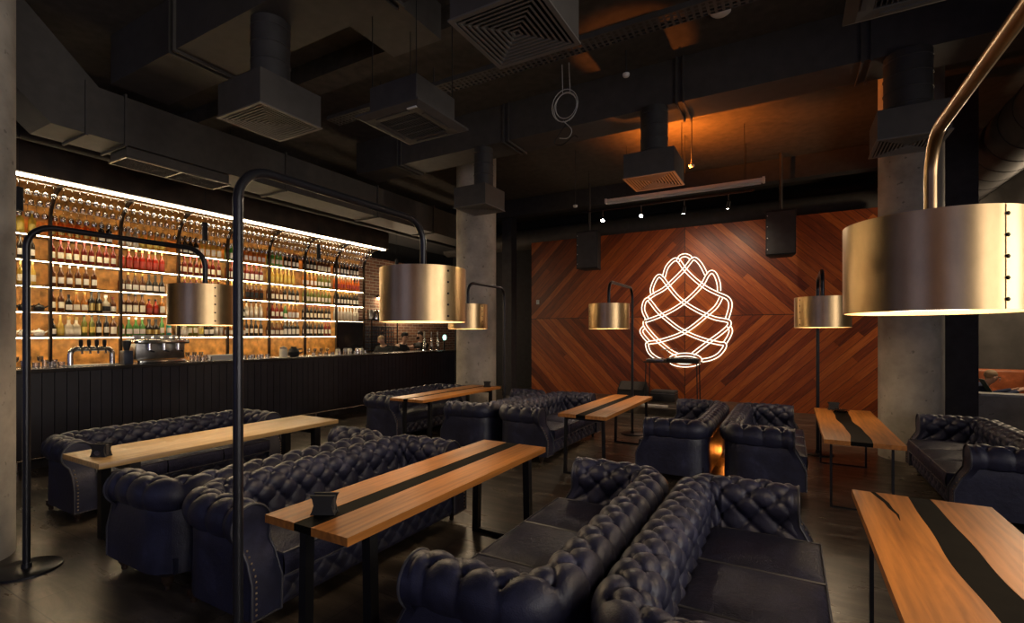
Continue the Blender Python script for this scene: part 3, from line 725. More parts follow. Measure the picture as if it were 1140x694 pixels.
# (kind, glass, cap, label, count) runs along each shelf, bay by bay
mix1 = [('tall', 'brown', 'black', 'cream', 2), ('short', 'dark', 'black', 'white', 1), ('round', 'amber', 'gold', 'cream', 2), ('flask', 'dark', 'black', 'gold', 2), ('squat', 'clear', 'white', 'black', 1), ('short', 'brown', 'red', 'white', 1)]
mix2 = [('squat', 'clear', 'black', 'white', 2), ('tall', 'olive', 'gold', 'cream', 2), ('flask', 'clear', 'white', 'yellow', 1), ('round', 'dark', 'black', 'white', 2), ('tall', 'clear', 'gold', 'white', 2)]
RUN = {
 0: [[('flask', 'yellow', 'white', 'yellow', 4)], [('tall', 'dark', 'black', 'white', 4)], [('wine', 'gold', 'gold', 'cream', 4)], None, None],
 1: [[('flask', 'orange', 'gold', 'gold', 6), ('flask', 'dark', 'white', 'white', 2)], [('tall', 'red', 'red', 'cream', 9)], [('tall', 'brown', 'white', 'white', 6)], mix1, [('short', 'dark', 'black', 'white', 1), ('round', 'gold', 'gold', 'yellow', 1), ('squat', 'clear', 'gold', 'cream', 2), ('tall', 'olive', 'black', 'yellow', 2), ('tall', 'dark', 'black', 'white', 2), ('flask', 'brown', 'gold', 'cream', 1)]],
 2: [[('flask', 'clear', 'white', 'white', 3), ('round', 'gold', 'gold', 'yellow', 4)], [('flask', 'ruby', 'gold', 'red', 7)], [('round', 'brown', 'gold', 'white', 4), ('round', 'dark', 'black', 'white', 3)], [('flask', 'brown', 'black', 'cream', 4), ('short', 'ruby', 'black', 'red', 2), ('flask', 'amber', 'gold', 'cream', 1)], [('round', 'green', 'white', 'white', 4), ('squat', 'dark', 'black', 'gold', 2), ('tall', 'green', 'green', 'white', 1), ('tall', 'teal', 'white', 'white', 1)]],
 3: [[('flask', 'dark', 'black', 'white', 4), ('flask', 'gold', 'white', 'cream', 4)], [('tall', 'red', 'red', 'cream', 8)], [('tall', 'red', 'gold', 'cream', 8)], mix1, mix2],
 4: [[('flask', 'green', 'white', 'white', 4), ('tall', 'amber', 'gold', 'white', 5)], [('flask', 'red', 'red', 'white', 8)], [('tall', 'gold', 'gold', 'cream', 4), ('flask', 'brown', 'gold', 'black', 4)], [('squat', 'dark', 'black', 'white', 4), ('tall', 'clear', 'black', 'white', 4)], [('squat', 'amber', 'gold', 'cream', 4), ('tall', 'dark', 'black', 'white', 4)]],
 5: [[('tall', 'green', 'white', 'white', 4), ('tall', 'dark', 'red', 'white', 4)], [('wine', 'gold', 'gold', 'yellow', 7)], [('wine', 'brown', 'gold', 'cream', 4), ('wine', 'dark', 'gold', 'white', 4)], [('wine', 'red', 'black', 'cream', 4), ('round', 'green', 'gold', 'cream', 1), ('flask', 'amber', 'gold', 'white', 3)], [('round', 'brown', 'gold', 'cream', 4), ('flask', 'dark', 'white', 'white', 4)]],
 6: [[('tall', 'dark', 'white', 'white', 4), ('flask', 'brown', 'black', 'cream', 4)], [('wine', 'amber', 'gold', 'white', 4), ('tall', 'olive', 'white', 'white', 4)], [('wine', 'olive', 'gold', 'cream', 8)], [('wine', 'dark', 'red', 'cream', 8)], [('wine', 'dark', 'gold', 'white', 6), ('wine', 'red', 'red', 'cream', 2)]],
 7: [[('wine', 'dark', 'white', 'white', 8)], [('wine', 'orange', 'white', 'red', 9)], [('wine', 'dark', 'gold', 'white', 8)], [('wine', 'white', 'white', None, 8)], None],
}
CAPS['green'] = simple('green_cap', (.05, .25, .08), .4)
nb_ = 0
for bi, (y0, y1) in enumerate(bays):
    for si, runs in enumerate(RUN[bi]):
        if not runs: continue
        seq = [q[:4] for q in runs for _ in range(q[4])]; n = len(seq)
        if bi == 0: ys = [2.66+.13*j for j in range(n)][:n]; ys = [y for y in ys if y < y1-.05]
        else: st = min(.105, (y1-y0-.12)/(n-1)); ys = [y0+.065+st*j for j in range(n)]
        for j, (yy, (kd, lq, cp, lb)) in enumerate(zip(ys, seq)):
            ln = f'{GN[lq]} bottle'+(f' with {lb} label' if lb else ' without label')
            sc = 1.36 if kd in ('short', 'squat') else (1.24 if kd in ('round', 'flask') else (1.17 if kd == 'tall' else 1.10))
            bottle(PXF-.13+random.uniform(-.01, .01), yy+random.uniform(-.004, .004), SH[si], kd, lq, cp, lb, f'{ln}, {ORD[j]} from left, {SN[si]} shelf, {BN[bi]} back bar bay', sc); nb_ += 1
# teapots and cups in the leftmost bay
tp = MB().lathe([(.035, 0), (.06, .01), (.07, .05), (.055, .085), (.025, .10), (.008, .108), (.012, .12), (.0, .126)], 14)
tp.tube([(0, .06, .05), (0, .10, .075), (0, .115, .10)], [.012, .009, .006], 8); tp.tube([(0, -.06, .08), (0, -.10, .075), (0, -.10, .04), (0, -.065, .03)], .006, 6)
tpm = tp.mesh('teapot', M['black'], 50); tpw = MB(); tpw.v, tpw.f = tp.v, tp.f; tpwm = tpw.mesh('teapot', M['china'], 50)
for j in range(3):
    for si, me, nm in ((3, tpm, 'black'), (4, tpwm, 'white')):
        o = bpy.data.objects.new('teapot', me); C.objects.link(o); o.location = (PXF-.14, 2.67+.165*j, SH[si])
        tag(o, f'{nm} teapot, {ORD[j]} from left on the {SN[si]} shelf, leftmost back bar bay', 'teapot', f'{nm} teapots')

# black screen under the rightmost bay
r = empty('screen', 'black screen panel below the wine shelves at the right end', 'screen', (PXF+.02, bays[7][0]+.04, 1.30))
MB().box(-.03, 0, 0, .83, 0, .74).build('display', M['screen'], r, smooth=0, bevel=.004); MB().box(-.2, -.03, .1, .73, -.38, .3).build('stand', M['matte'], r)

# pendants over the bar
for i, y in enumerate((2.38, 4.68, 6.98, 9.33)):
    r = empty('pendant_lamp', ['slim black pendant lamp beside the left concrete pillar', 'slim black pendant lamp above the coffee machine end, left of the tall lamp pole', 'slim black pendant lamp over the bar right of the tall lamp pole', 'slim black pendant lamp over the far bar end by the bricks'][i], 'pendant lamp', (-8.6, y, 3.29), 0, 'slim black pendants over the bar')
    MB().lathe([(.042, 0), (.042, .30), (.036, .305), (.01, .307)], 18).build('shade', M['matte'], r)
    MB().tube([(0, 0, .3), (0, 0, CEIL-3.29)], .003, 6).build('cable', M['matte'], r)

# ------------------------------------------------------------------ things on the bar
CX = -8.62
def tumbler(x, y, z, k, label, group):
    key = ('tumbler', k)
    if key not in BMESH:
        pr = {0: [(.028, 0), (.034, .10), (.031, .10), (.026, .01)], 1: [(.03, 0), (.004, .006), (.004, .07), (.03, .10), (.034, .15), (.031, .15), (.027, .10), (.001, .08)], 2: [(.036, 0), (.04, .07), (.037, .07), (.033, .01)]}[k]
        BMESH[key] = MB().lathe(pr, 12).mesh('drinking_glass', M['glass'], 50)
    o = bpy.data.objects.new('drinking_glass', BMESH[key]); C.objects.link(o); o.location = (x, y, z); return tag(o, label, 'glass', group)
G1 = 'drinking glasses on the bar counter'
for j in range(5): tumbler(CX-.1+.06*(j % 2), 2.38+.06*j, CT, [1, 0, 1, 2, 1][j], f'clear glass on the bar by the left pillar, {ORD[j]} from left', G1)
for j in range(4): tumbler(CX-.08+.07*(j % 2), 2.66+.05*j, CT, [0, 2, 0, 2][j], f'clear tumbler left of the chrome beer tower, {ORD[j]} from left', G1)
r = empty('beer_tower', 'chrome arched beer tap tower on the left bar end', 'beer tap', (CX, 2.90, CT))
MB().tube([(0, 0, 0), (0, 0, .16)]+[(0, .08-.08*math.cos(a), .16+.08*math.sin(a)) for a in [PI/2*k/6 for k in range(1, 7)]]+[(0, .40, .24)]+[(0, .40+.08*math.sin(a), .16+.08*math.cos(a)) for a in [PI/2*k/6 for k in range(1, 7)]]+[(0, .48, 0)], .034, 14).build('arched_pipe', M['chrome'], r, smooth=60)
MB().box(-.12, .1, -.05, .53, 0, .015).build('drip_tray', M['steel'], r)
for k in range(4):
    t_ = MB().tube([(.03, .10+.09*k, .24), (.09, .10+.09*k, .235), (.095, .10+.09*k, .17)], .013, 8).build('tap', M['chrome'], r, smooth=60)
    MB().lathe([(.012, 0), (.022, .03), (.024, .09), (.014, .11)], 10, (.05, .10+.09*k, .26)).build('tap_handle', M['matte'], t_)
r = empty('coffee_machine', 'chrome and black espresso machine on the bar', 'coffee machine', (CX, 3.50, CT))
r.location.y = 3.66
r.scale = (1, .84, 1)
MB().box(-.25, .05, 0, .82, .06, .36).build('body', M['steel'], r, bevel=.015)
MB().box(-.2, .12, .03, .79, .0, .05).build('drip_tray', M['chrome'], r, bevel=.006)
MB().box(-.27, .16, -.02, .84, .30, .36).build('group_hood', M['chrome'], r, bevel=.012)
MB().box(-.24, .10, 0, .82, .362, .372).build('cup_rail', M['matte'], r)
for k in range(3):
    g_ = MB().lathe([(.035, .20), (.035, .30)], 12, (.11, .18+.24*k, 0)).build('group_head', M['chrome'], r)
    MB().tube([(.11, .18+.24*k, .20), (.16, .18+.24*k, .19), (.25, .18+.24*k, .18)], .012, 8).build('handle', M['matte'], g_)
cm = MB().lathe([(.02, 0), (.024, .004), (.036, .055), (.033, .055), (.021, .008)], 12); cm.tube([(0, .034, .045), (0, .058, .04), (0, .05, .018), (0, .028, .018)], .004, 6)
cme = cm.mesh('coffee_cup', M['china'], 50)
for j in range(9):
    o = bpy.data.objects.new('coffee_cup', cme); C.objects.link(o); o.location = (CX-.05-.05*(j % 2), 3.70+.066*j, CT+.374)
    tag(o, f'white cup on top of the espresso machine, {ORD[j]} from left', 'cup', 'white cups on the espresso machine')
r = empty('coffee_grinder', 'dark square coffee grinder left of the espresso machine', 'coffee grinder', (CX+.02, 3.40, CT))
r.location.y = 3.54
MB().box(-.09, .05, -.04, .08, 0, .20).build('body', M['teal'], r, bevel=.01); MB().lathe([(.03, .2), (.055, .30), (.055, .345), (.02, .35)], 14, (-.02, .02, 0)).build('hopper', M['ductdark'], r)
for j in range(9): tumbler(CX+.02+.06*(j % 3), 4.40+.036*j, CT, [1, 0, 2][j % 3], f'clear glass in the cluster right of the espresso machine, {ORD[j]} from left', G1)
r = empty('napkin_stack', 'long white stack of napkins on the bar by the tall lamp', 'napkins', (CX, 4.74, CT))
mb = MB(); mb2 = MB()
for k in range(6): mb.box(-.07, .07, .02+.002*(k % 2), .46-.003*(k % 3), .003+k*.015, .003+k*.015+.012)
mb.build('napkin_pile', M['paper'], r, smooth=0); MB().box(-.085, .085, 0, .48, 0, .0029).build('tray', M['steel'], r)
for j in range(6): tumbler(CX-.04+.05*(j % 2), 5.40+.085*j, CT, 2, f'clear tumbler between lamp pole and black jug, {ORD[j]} from left', G1)
r = empty('jug', 'round black jug with side handle on the bar', 'jug', (CX, 6.40, CT))
MB().lathe([(.07, 0), (.10, .03), (.11, .09), (.08, .15), (.05, .17), (.055, .20)], 18).build('body', M['matte'], r); MB().tube([(0, .09, .14), (0, .19, .15), (0, .21, .09), (0, .10, .05)], .014, 8).build('handle', M['matte'], r, smooth=60)
r = empty('canister', 'cream canister with lid beside the black jug', 'canister', (CX, 6.17, CT))
MB().lathe([(.07, 0), (.075, .005), (.075, .15), (.06, .165)], 18).build('body', M['label'], r); MB().lathe([(.064, .165), (.066, .19), (.02, .20), (.012, .215)], 18).build('lid', M['steel'], r)
for j in range(8): tumbler(CX-.05+.06*(j % 2), 6.78+.08*j, CT, [1, 2][j % 2], f'clear glass in the row right of the black jug, {ORD[j]} from left', G1)
for j in range(5):
    o = tag(MB().lathe([(.04, 0), (.05, .006), (.05, .11), (.035, .125)], 14).build('jar', [M['label'], M['steel'], M['paper'], M['chrome'], M['label']][j], loc=(CX-.06+.05*(j % 2), 7.55+.17*j, CT)), f'small jar below the black screen, {ORD[j]} from left', 'jar', 'jars on the bar below the screen')
    MB().lathe([(.036, .125), (.042, .128), (.042, .14), (.01, .145)], 14).build('lid', M['matte'], o)
for j in range(6): tumbler(CX+.06, 7.5+.15*j, CT, 2, f'clear tumbler in front of the jars below the screen, {ORD[j]} from left', G1)
# tall taps and lit badge at the right bar end
for j, y in enumerate((10.52, 10.82, 11.1)):
    r = empty('tap_column', f'slim chrome tap column at the right bar end, {ORD[j]} from left', 'beer tap', (BX-.35, y, CT), 0, 'tap columns at the right bar end')
    MB().lathe([(.06, 0), (.06, .012), (.03, .03), (.05, .09), (.055, .16), (.03, .24), (.022, .34)], 14).build('column', M['chrome'], r); MB().lathe([(.014, .34), (.02, .40), (.022, .50), (.012, .53)], 12).build('handle', M['steel'], r)
r = empty('tap_badge', 'round glowing green badge on black post at bar end', 'badge', (BX-.3, 11.33, CT))
MB().box(-.02, .02, -.02, .02, 0, .30).build('post', M['matte'], r); MB().lathe([(.075, 0), (.075, .03)], 20, (.0, 0, .36), 'x').build('disc', M['green'], r); MB().lathe([(.088, -.01), (.088, .012)], 20, (.0, 0, .36), 'x').build('rim', M['matte'], r)
# crates and canisters by the bricks
rk = MB(); rk.box(-.2, .2, -.2, .2, 0, .02)
for zz in (.06, .10, .14): rk.box(-.2, -.19, -.2, .2, zz, zz+.02); rk.box(.19, .2, -.2, .2, zz, zz+.02); rk.box(-.2, .2, -.2, -.19, zz, zz+.02); rk.box(-.2, .2, .19, .2, zz, zz+.02)
for sx in (-.195, -.1, 0, .1, .195):
    for sy in (-.195, .195): rk.box(sx-.006, sx+.006, sy-.005, sy+.005, 0, .16); rk.box(sy-.005, sy+.005, sx-.006, sx+.006, 0, .16)
rke = rk.mesh('glass_rack', M['teal'], 0)
r = empty('steel_shelf', 'dark steel shelf by the brick wall carrying the glass racks', 'shelf', (-10.1, 10.02, 0))
for zz in (.55, 1.28): MB().box(-.24, .24, -.3, .72, zz-.03, zz).build('shelf_board', M['black'], r)
MB().box(-.24, .24, -.3, .72, 2.10, 2.13).build('shelf_board', M['black'], r)
for a in (-.23, .23):
    for b2 in (-.29, .71): MB().box(a-.012, a+.012, b2-.012, b2+.012, 0, 2.13).build('upright', M['black'], r)
for c_, yy in (('left', 9.95), ('right', 10.42)):
    for k in range(4):
        o = bpy.data.objects.new('glass_rack', rke); C.objects.link(o); o.location = (-10.1, yy, 1.28+.165*k)
        tag(o, f'dark plastic glass rack by the bricks, {ORD[k]} from bottom of the {c_} stack', 'rack', 'glass racks by the brick wall')
for k in range(4):
    tag(MB().lathe([(.07, 0), (.085, .01), (.085, .24), (.075, .26), (.02, .27)], 14).build('steel_canister', [M['steel'], M['chrome'], M['black'], M['black']][k], loc=(-10.05, 9.86+.21*k, 2.13)), f'tall metal canister above the glass racks, {ORD[k]} from left', 'canister', 'canisters above the racks')

# ------------------------------------------------------------------ people
def skin_body(name, verts, edges, m, parent=None, sub=2):
    me = bpy.data.meshes.new(name); me.from_pydata([v[:3] for v in verts], edges, []); me.materials.append(m)
    o = bpy.data.objects.new(name, me); C.objects.link(o)
    if parent: o.parent = parent
    sk = o.modifiers.new('skin', 'SKIN'); sk.use_smooth_shade = True
    dat = me.skin_vertices[0].data if me.skin_vertices else None
    if dat is None:
        bm = bmesh.new(); bm.from_mesh(me); bm.verts.layers.skin.verify(); bm.to_mesh(me); bm.free(); dat = me.skin_vertices[0].data
    for i, v in enumerate(verts):
        rr = v[3]; dat[i].radius = rr if isinstance(rr, tuple) else (rr, rr); dat[i].use_root = (i == 0)
    ss = o.modifiers.new('sub', 'SUBSURF'); ss.levels = sub; ss.render_levels = sub
    return o
def person(loc, rz, label, lean=0.0, bend=0.0, hl=None, hr=None, top='tee', hair='hair', seated=False, cap=False, hd=None):
    "local: faces +x; pelvis at origin height .95 (or seat)"
    r = empty('person', label, 'person', loc, rz)
    hz = .94 if not seated else .50
    cs, sn = math.cos(lean), math.sin(lean)
    def T(x, y, z): return (x*cs+z*sn, y, hz+z*cs-x*sn)    # torso space above pelvis
    V = []; Eg = []
    def add(p, rad, par=None):
        V.append((*p, rad))
        if par is not None: Eg.append((par, len(V)-1))
        return len(V)-1
    pel = add((0, 0, hz), (.13, .155)); wa = add(T(0, 0, .18), (.105, .13), pel); ch = add(T(.01, 0, .38), (.12, .165), wa); up = add(T(0, 0, .49), (.085, .13), ch)
    nk = add(T(.02, 0, .56), .056, up)
    hb = T(.03, 0, .56)
    nb2 = add((hb[0]+.02, 0, hb[2]+.06), .052, nk)
    h1 = add((hb[0]+.045+bend*.05, 0, hb[2]+.12-bend*.02), (.078, .070), nb2); h2 = add((hb[0]+.05+bend*.10, 0, hb[2]+.20-bend*.05), (.090, .076), h1)
    h3 = add((hb[0]+.05+bend*.13, 0, hb[2]+.255-bend*.08), (.06, .055), h2)
    hands = []
    for sd, tgt in ((1, hl), (-1, hr)):
        sh = T(0, sd*.19, .46); tgt = tgt or (.30, sd*.20, hz+.15)
        a = add(sh, .062, up)
        S_, Tg = Vector(sh), Vector(tgt); mid = (S_+Tg)/2; dist = (Tg-S_).length; k = math.sqrt(max(.0, .29**2-(min(dist, .57)/2)**2))
        el = mid+Vector((-.3, sd*.5, -.8)).normalized()*k
        e = add(tuple(el), .042, a); w_ = add(tuple(Tg), .027, e)
        dr = (Tg-el).normalized(); pl = add(tuple(Tg+dr*.05), (.032, .02), w_); tip = add(tuple(Tg+dr*.09), (.034, .018), pl)
        sdv = dr.cross(Vector((0, 0, 1)));
        if sdv.length < .1: sdv = Vector((0, 1, 0))
        sdv.normalize(); hands.append((Tg+dr*.09, dr, sdv, sd))
    for sd in (1, -1):
        if seated: hp = (.05, sd*.10, hz-.02); kn = (.48, sd*.12, hz+.0); an = (.46, sd*.12, .09)
        else: hp = (0, sd*.10, hz-.06); kn = (.03, sd*.11, .50); an = (0, sd*.11, .09)
        a = add(hp, .095, pel); b2 = add(kn, .062, a); c2 = add(an, .042, b2); add((an[0]+.06, an[1], .045), (.045, .035), c2); add((an[0]+.19, an[1], .03), (.04, .025), len(V)-1)
    body = skin_body('body', V, Eg, M['skin'], r)
    # fingers
    for base, dr, sdv, sd in hands:
        for k in range(4):
            off = sdv*(.018*(k-1.5)*1.05); ln = [.055, .07, .075, .06][k if sd < 0 else 3-k]
            p0 = base+off-dr*.01; p1 = base+off+dr*ln*.5; p2 = base+off+dr*ln*.85+Vector((0, 0, -ln*.35))
            MB().tube([p0, p1, p2], [.0095, .0088, .0065], 7).build('finger', M['skin'], r, smooth=60)
        p0 = base-dr*.06+sdv*(-sd)*.03; MB().tube([p0, p0+sdv*(-sd)*.022+dr*.03, p0+sdv*(-sd)*.024+dr*.06], [.012, .010, .007], 7).build('thumb', M['skin'], r, smooth=60)
    # shirt: torso and upper arms
    tv = [(*T(0, 0, -.06), (.165, .185)), (*T(0, 0, .18), (.145, .165)), (*T(.01, 0, .38), (.160, .205)), (*T(0, 0, .49), (.125, .17)), (*T(.015, 0, .555), (.075, .085))]; te = [(0, 1), (1, 2), (2, 3), (3, 4)]
    for sd, tgt in ((1, hl), (-1, hr)):
        i = len(tv); sh = Vector(T(0, sd*.19, .46)); idx = 7
        # elbow from body list
        a = V[9 if sd == 1 else 14][:3]; e = V[10 if sd == 1 else 15][:3]; e_ = Vector(a)+(Vector(e)-Vector(a))*(.72 if top == 'tee' else 1)
        tv += [(*sh, .088), (*e_, .064)]; te += [(3, i), (i, i+1)]
        if top != 'tee':
            w_ = Vector(V[11 if sd == 1 else 16][:3]); tv.append((*w_, .045)); te.append((i+1, i+2))
    skin_body('shirt', tv, te, M['navycloth'] if top != 'tee' else M['tee'], r)
    # trousers
    pv = [(0, 0, hz+.02, (.145, .17))]; pe = []
    for sd in (1, -1):
        if seated: hp = (.05, sd*.10, hz-.02); kn = (.48, sd*.12, hz); an = (.46, sd*.12, .12)
        else: hp = (0, sd*.10, hz-.06); kn = (.03, sd*.11, .50); an = (0, sd*.11, .12)
        i = len(pv); pv += [(*hp, .11), (*kn, .078), (*an, .06)]; pe += [(0, i), (i, i+1), (i+1, i+2)]
    skin_body('trousers', pv, pe, M['tee'], r)
    # head details
    H2 = Vector(V[h2][:3]); 
    hm = MB(); hm.ball((H2.x-.026, 0, H2.z+.024), .088, 16, (1, .93, 1.0))
    hm.v = [v for v in hm.v]; o = hm.build('hair', M[hair], r, smooth=60)
    MB().ball((H2.x+.085, 0, H2.z-.045), .016, 8, (1, .8, 1.3)).build('nose', M['skin'], r, smooth=60)
    for sd in (1, -1):
        MB().ball((H2.x+.078, sd*.032, H2.z-.015), .011, 8).build('eye', M['hair'], r, smooth=60)
        MB().ball((H2.x+.0, sd*.082, H2.z-.03), .026, 8, (.7, .4, 1.1)).build('ear', M['skin'], r, smooth=60)
    MB().ball((H2.x+.078, 0, H2.z-.085), .02, 8, (.5, 1.3, .35)).build('mouth', simple('lips', (.35, .13, .1), .5), r, smooth=60)
    if cap: MB().lathe([(.098, 0), (.102, .02), (.085, .075), (.03, .10)], 18, (H2.x-.012, 0, H2.z+.02)).build('cap', M['tee'], r)
    if hair == 'hair' and not cap: MB().ball((H2.x+.055, 0, H2.z-.09), .05, 10, (.8, 1.1, .9)).build('beard', M['hair'], r, smooth=60)
    return r
person((-9.33, 9.82, 0), -PI/2+.25, 'fair-haired bartender in black tee leaning down behind the bar', lean=.5, bend=.8, hl=(.62, .15, 1.12), hr=(.55, -.22, 1.08), hair='fair')
person((-9.42, 10.22, 0), .1, 'bartender in black cap facing the room between two colleagues', lean=.36, hl=(.46, .14, 1.12), hr=(.44, -.16, 1.12), cap=True)
person((-9.3, 11.15, 0), -PI/2-.15, 'dark-bearded bartender in black tee reaching an arm to the left', lean=.05, hl=(.40, .18, 1.10), hr=(.58, -.10, 1.38))
person((2.36, 10.95, 0), .03, 'seated person in navy top behind the low grey wall', lean=.86, bend=.5, hl=(.84, .16, .79), hr=(.80, -.16, .80), top='navy', hair='fair', seated=True)
# orange armchair beyond the low wall
r = empty('armchair', 'orange leather armchair beyond the low grey wall', 'armchair', (3.24, 11.75, 0))
MB().box(-.42, .42, -.35, .35, .16, .46).build('seat', M['orangeleather'], r, bevel=.05, seg=3); MB().box(-.42, .42, .22, .40, .44, 1.08).build('backrest', M['orangeleather'], r, bevel=.06, seg=3)
for sx in (-.42, .34): MB().box(sx, sx+.10, -.33, .25, .44, .66).build('armrest', M['orangeleather'], r, bevel=.03, seg=2)
for sx in (-.36, .36):
    for sy in (-.28, .3): MB().lathe([(.016, 0), (.024, .165)], 10, (sx, sy, 0)).build('leg', M['footwood'], r)
r = empty('dining_chair', 'dark wooden chair under the person behind the low wall', 'chair', (2.36, 10.95, 0))
MB().box(-.23, .25, -.22, .22, .36, .40).build('seat', M['footwood'], r, bevel=.01); MB().box(-.27, -.23, -.22, .22, .40, .95).build('backrest', M['footwood'], r, bevel=.01)
for sx in (-.23, .21):
    for sy in (-.2, .2): MB().box(sx-.018, sx+.018, sy-.018, sy+.018, 0, .36).build('leg', M['footwood'], r)
r = empty('side_table', 'dark table behind the low wall carrying the open laptop', 'table', (3.15, 10.80, 0))
MB().box(-.45, .5, -.3, .3, .71, .74).build('tabletop', M['footwood'], r, bevel=.005)
for sx in (-.38, .43):
    for sy in (-.25, .25): MB().box(sx-.02, sx+.02, sy-.02, sy+.02, 0, .71).build('leg', M['black'], r)
r = empty('laptop', 'dark green laptop lid with white edge beyond the low wall', 'laptop', (2.83, 10.62, .74))
MB().box(-.05, .28, -.12, .12, 0, .015).build('keyboard', M['steel'], r); MB().prism([(-.05, .016), (-.035, .016), (-.155, .25), (-.17, .25)], -.12, .12, 'y').build('lid', M['greenlap'], r); MB().prism([(-.034, .016), (-.028, .016), (-.148, .25), (-.154, .25)], -.121, .121, 'y').build('screen', M['paper'], r)

# ------------------------------------------------------------------ neon pine cone
def cv(px, py):   # traced drawing units (1/4.623 px of the sign seen from the room) to the wall plane
    x, y = 700+px/4.623, 270+py/4.623; u, v = (x-570)/F_PX, (373-y)/F_PX; c, s = math.cos(YAW), math.sin(YAW)
    d = (WY-.05)/(u*s+c); return ((u*c-s)*d, H+v*d)
strands = [
 [(180,180),(195,130),(225,95),(245,88),(262,100),(290,140),(340,190),(400,235),(460,265),(505,285),(522,310),(520,345),(505,395)],
 [(122,268),(118,240),(135,195),(155,172),(175,185),(205,225),(250,280),(300,320),(370,360),(440,390),(500,402),(518,412),(510,435),(470,470),(415,510),(330,575)],
 [(95,395),(75,350),(80,310),(97,292),(115,310),(150,355),(200,400),(260,445),(330,480),(400,505),(465,520),(492,524),(490,545),(460,580),(420,600),(378,608)],
 [(82,406),(85,430),(120,475),(165,520),(215,560),(250,578)],
 [(465,250),(462,210),(445,165),(425,152),(405,170),(380,215),(340,260),(290,305),(230,345),(170,375),(110,398),(82,406)],
 [(398,165),(375,120),(350,90),(330,85),(312,105),(280,145),(230,195),(180,240),(130,268),(97,292)],
 [(475,285),(450,330),(400,375),(340,425),(280,465),(220,490),(150,510),(100,518),(95,535),(110,570),(150,600),(190,612)],
 [(80,435),(65,455),(75,480),(105,515)], [(515,430),(525,455),(515,485),(495,518)],
 [(252,98),(265,74),(290,66),(312,74),(322,88)]]
NS = empty('neon_sign', 'large glowing pine cone neon sign on the chevron wood wall', 'neon sign', (WX, WY-.05, 0))
ell = [(290+78*math.cos(a), 606+28*math.sin(a)) for a in [2*PI*k/20 for k in range(20)]]
for st, closed in [(s_, False) for s_ in strands]+[(ell, True)]:
    q = catmull([cv(*p) for p in st], 6, closed); mb = MB(); bk = MB(); hw = .036
    m_ = len(q); off = []
    for i in range(m_):
        a, b2 = (q[i-1], q[(i+1) % m_]) if closed else (q[max(i-1, 0)], q[min(i+1, m_-1)])
        t_ = b2-a; t_ = t_/np.hypot(*t_); off.append(np.array([-t_[1], t_[0]]))
    A = [(p[0]-WX+o[0]*hw, 0, p[1]+o[1]*hw) for p, o in zip(q, off)]; B = [(p[0]-WX-o[0]*hw, 0, p[1]-o[1]*hw) for p, o in zip(q, off)]
    if closed: mb.tube(A, .0105, 6, True); mb.tube(B, .0105, 6, True)
    else:
        mb.tube(A, .0105, 6); mb.tube(B, .0105, 6)
    mb.build('neon_tube', M['neon'], NS, smooth=60)

# ------------------------------------------------------------------ stage things
r = empty('keyboard_stand', 'thin-legged table carrying sound gear before the neon sign', 'table', (-2.27, 11.25, .15))
MB().box(-.60, .58, -.2, .2, .93, .96).build('tabletop', M['footwood'], r, bevel=.004)
for sx in (-.55, .53):
    for sy in (-.17, .17): MB().tube([(sx, sy, .93), (sx*1.03, sy*1.1, 0)], .012, 8).build('leg', M['black'], r)
r = empty('mixing_desk', 'dark audio mixer with knobs on the thin-legged stage table', 'mixer', (-2.05, 11.22, 1.11))
MB().box(-.33, .33, -.15, .15, 0, .07).build('body', M['matte'], r, bevel=.006)
kn = MB()
for i in range(14):
    for j in range(4): kn.lathe([(.012, .07), (.009, .09)], 8, (-.29+i*.044, -.1+j*.065, 0))
kn.build('knobs', M['steel'], r)
r = empty('controller', 'small silver controller left of the mixer on stage table', 'controller', (-2.62, 11.22, 1.11))
MB().box(-.2, .2, -.13, .13, 0, .05).build('body', M['steel'], r, bevel=.006); MB().lathe([(.06, .05), (.06, .062)], 20, (-.09, 0, 0)).build('jog_wheel', M['matte'], r); MB().lathe([(.06, .05), (.06, .062)], 20, (.09, 0, 0)).build('jog_wheel', M['matte'], r)
r = empty('laptop_stand', 'thin metal laptop stand rising behind the stage mixer', 'stand', (-2.40, 11.38, 1.11))
MB().tube([(0, 0, 0), (0, 0, .24), (-.12, .0, .26)], .008, 6).build('post', M['steel'], r); MB().tube([(-.14, -.1, .25), (.2, -.1, .29), (.26, -.1, .20)], .007, 6).build('arm', M['steel'], r); MB().tube([(0, 0, .245), (0, -.1, .262)], .007, 6).build('link', M['steel'], r)
r = empty('stage_monitor', 'black wedge stage monitor behind the small middle table', 'speaker', (-3.25, 11.55, .15))
MB().prism([(-.25, 0), (.22, 0), (.22, .30), (.05, .44), (-.16, .28)], -.32, .32, 'x').build('cabinet', M['matte'], r, bevel=.01); MB().prism([(-.20, .272), (-.165, .300), (.03, .450), (.045, .440)], -.28, .28, 'x').build('grille', M['duct'], r)
r = empty('stage_case', 'dark low equipment case beside the wedge stage monitor', 'case', (-2.6, 11.9, .15))
MB().box(-.28, .28, -.2, .2, 0, .24).build('body', M['ductdark'], r, bevel=.012); MB().box(-.285, .285, -.205, .205, .17, .18).build('trim', M['steel'], r)
r = empty('power_strip', 'pale power strip lying on the stage edge', 'power strip', (-2.55, 10.75, .15))
MB().box(-.28, .28, -.03, .03, 0, .045).build('body', M['white'], r, bevel=.008); MB().tube([(.28, 0, .02), (.4, .06, .008), (.55, .02, .008), (.6, .15, .008)], .006, 6).build('cable', M['matte'], r)
r = empty('wall_switch', 'small pale switch plate at left of the chevron wall', 'switch', (-6.18, WY, 2.62))
MB().box(-.045, .045, -.012, 0, -.06, .06).build('plate', M['white'], r, bevel=.003); MB().box(-.02, .02, -.018, -.012, -.03, .03).build('rocker', M['cap'], r)

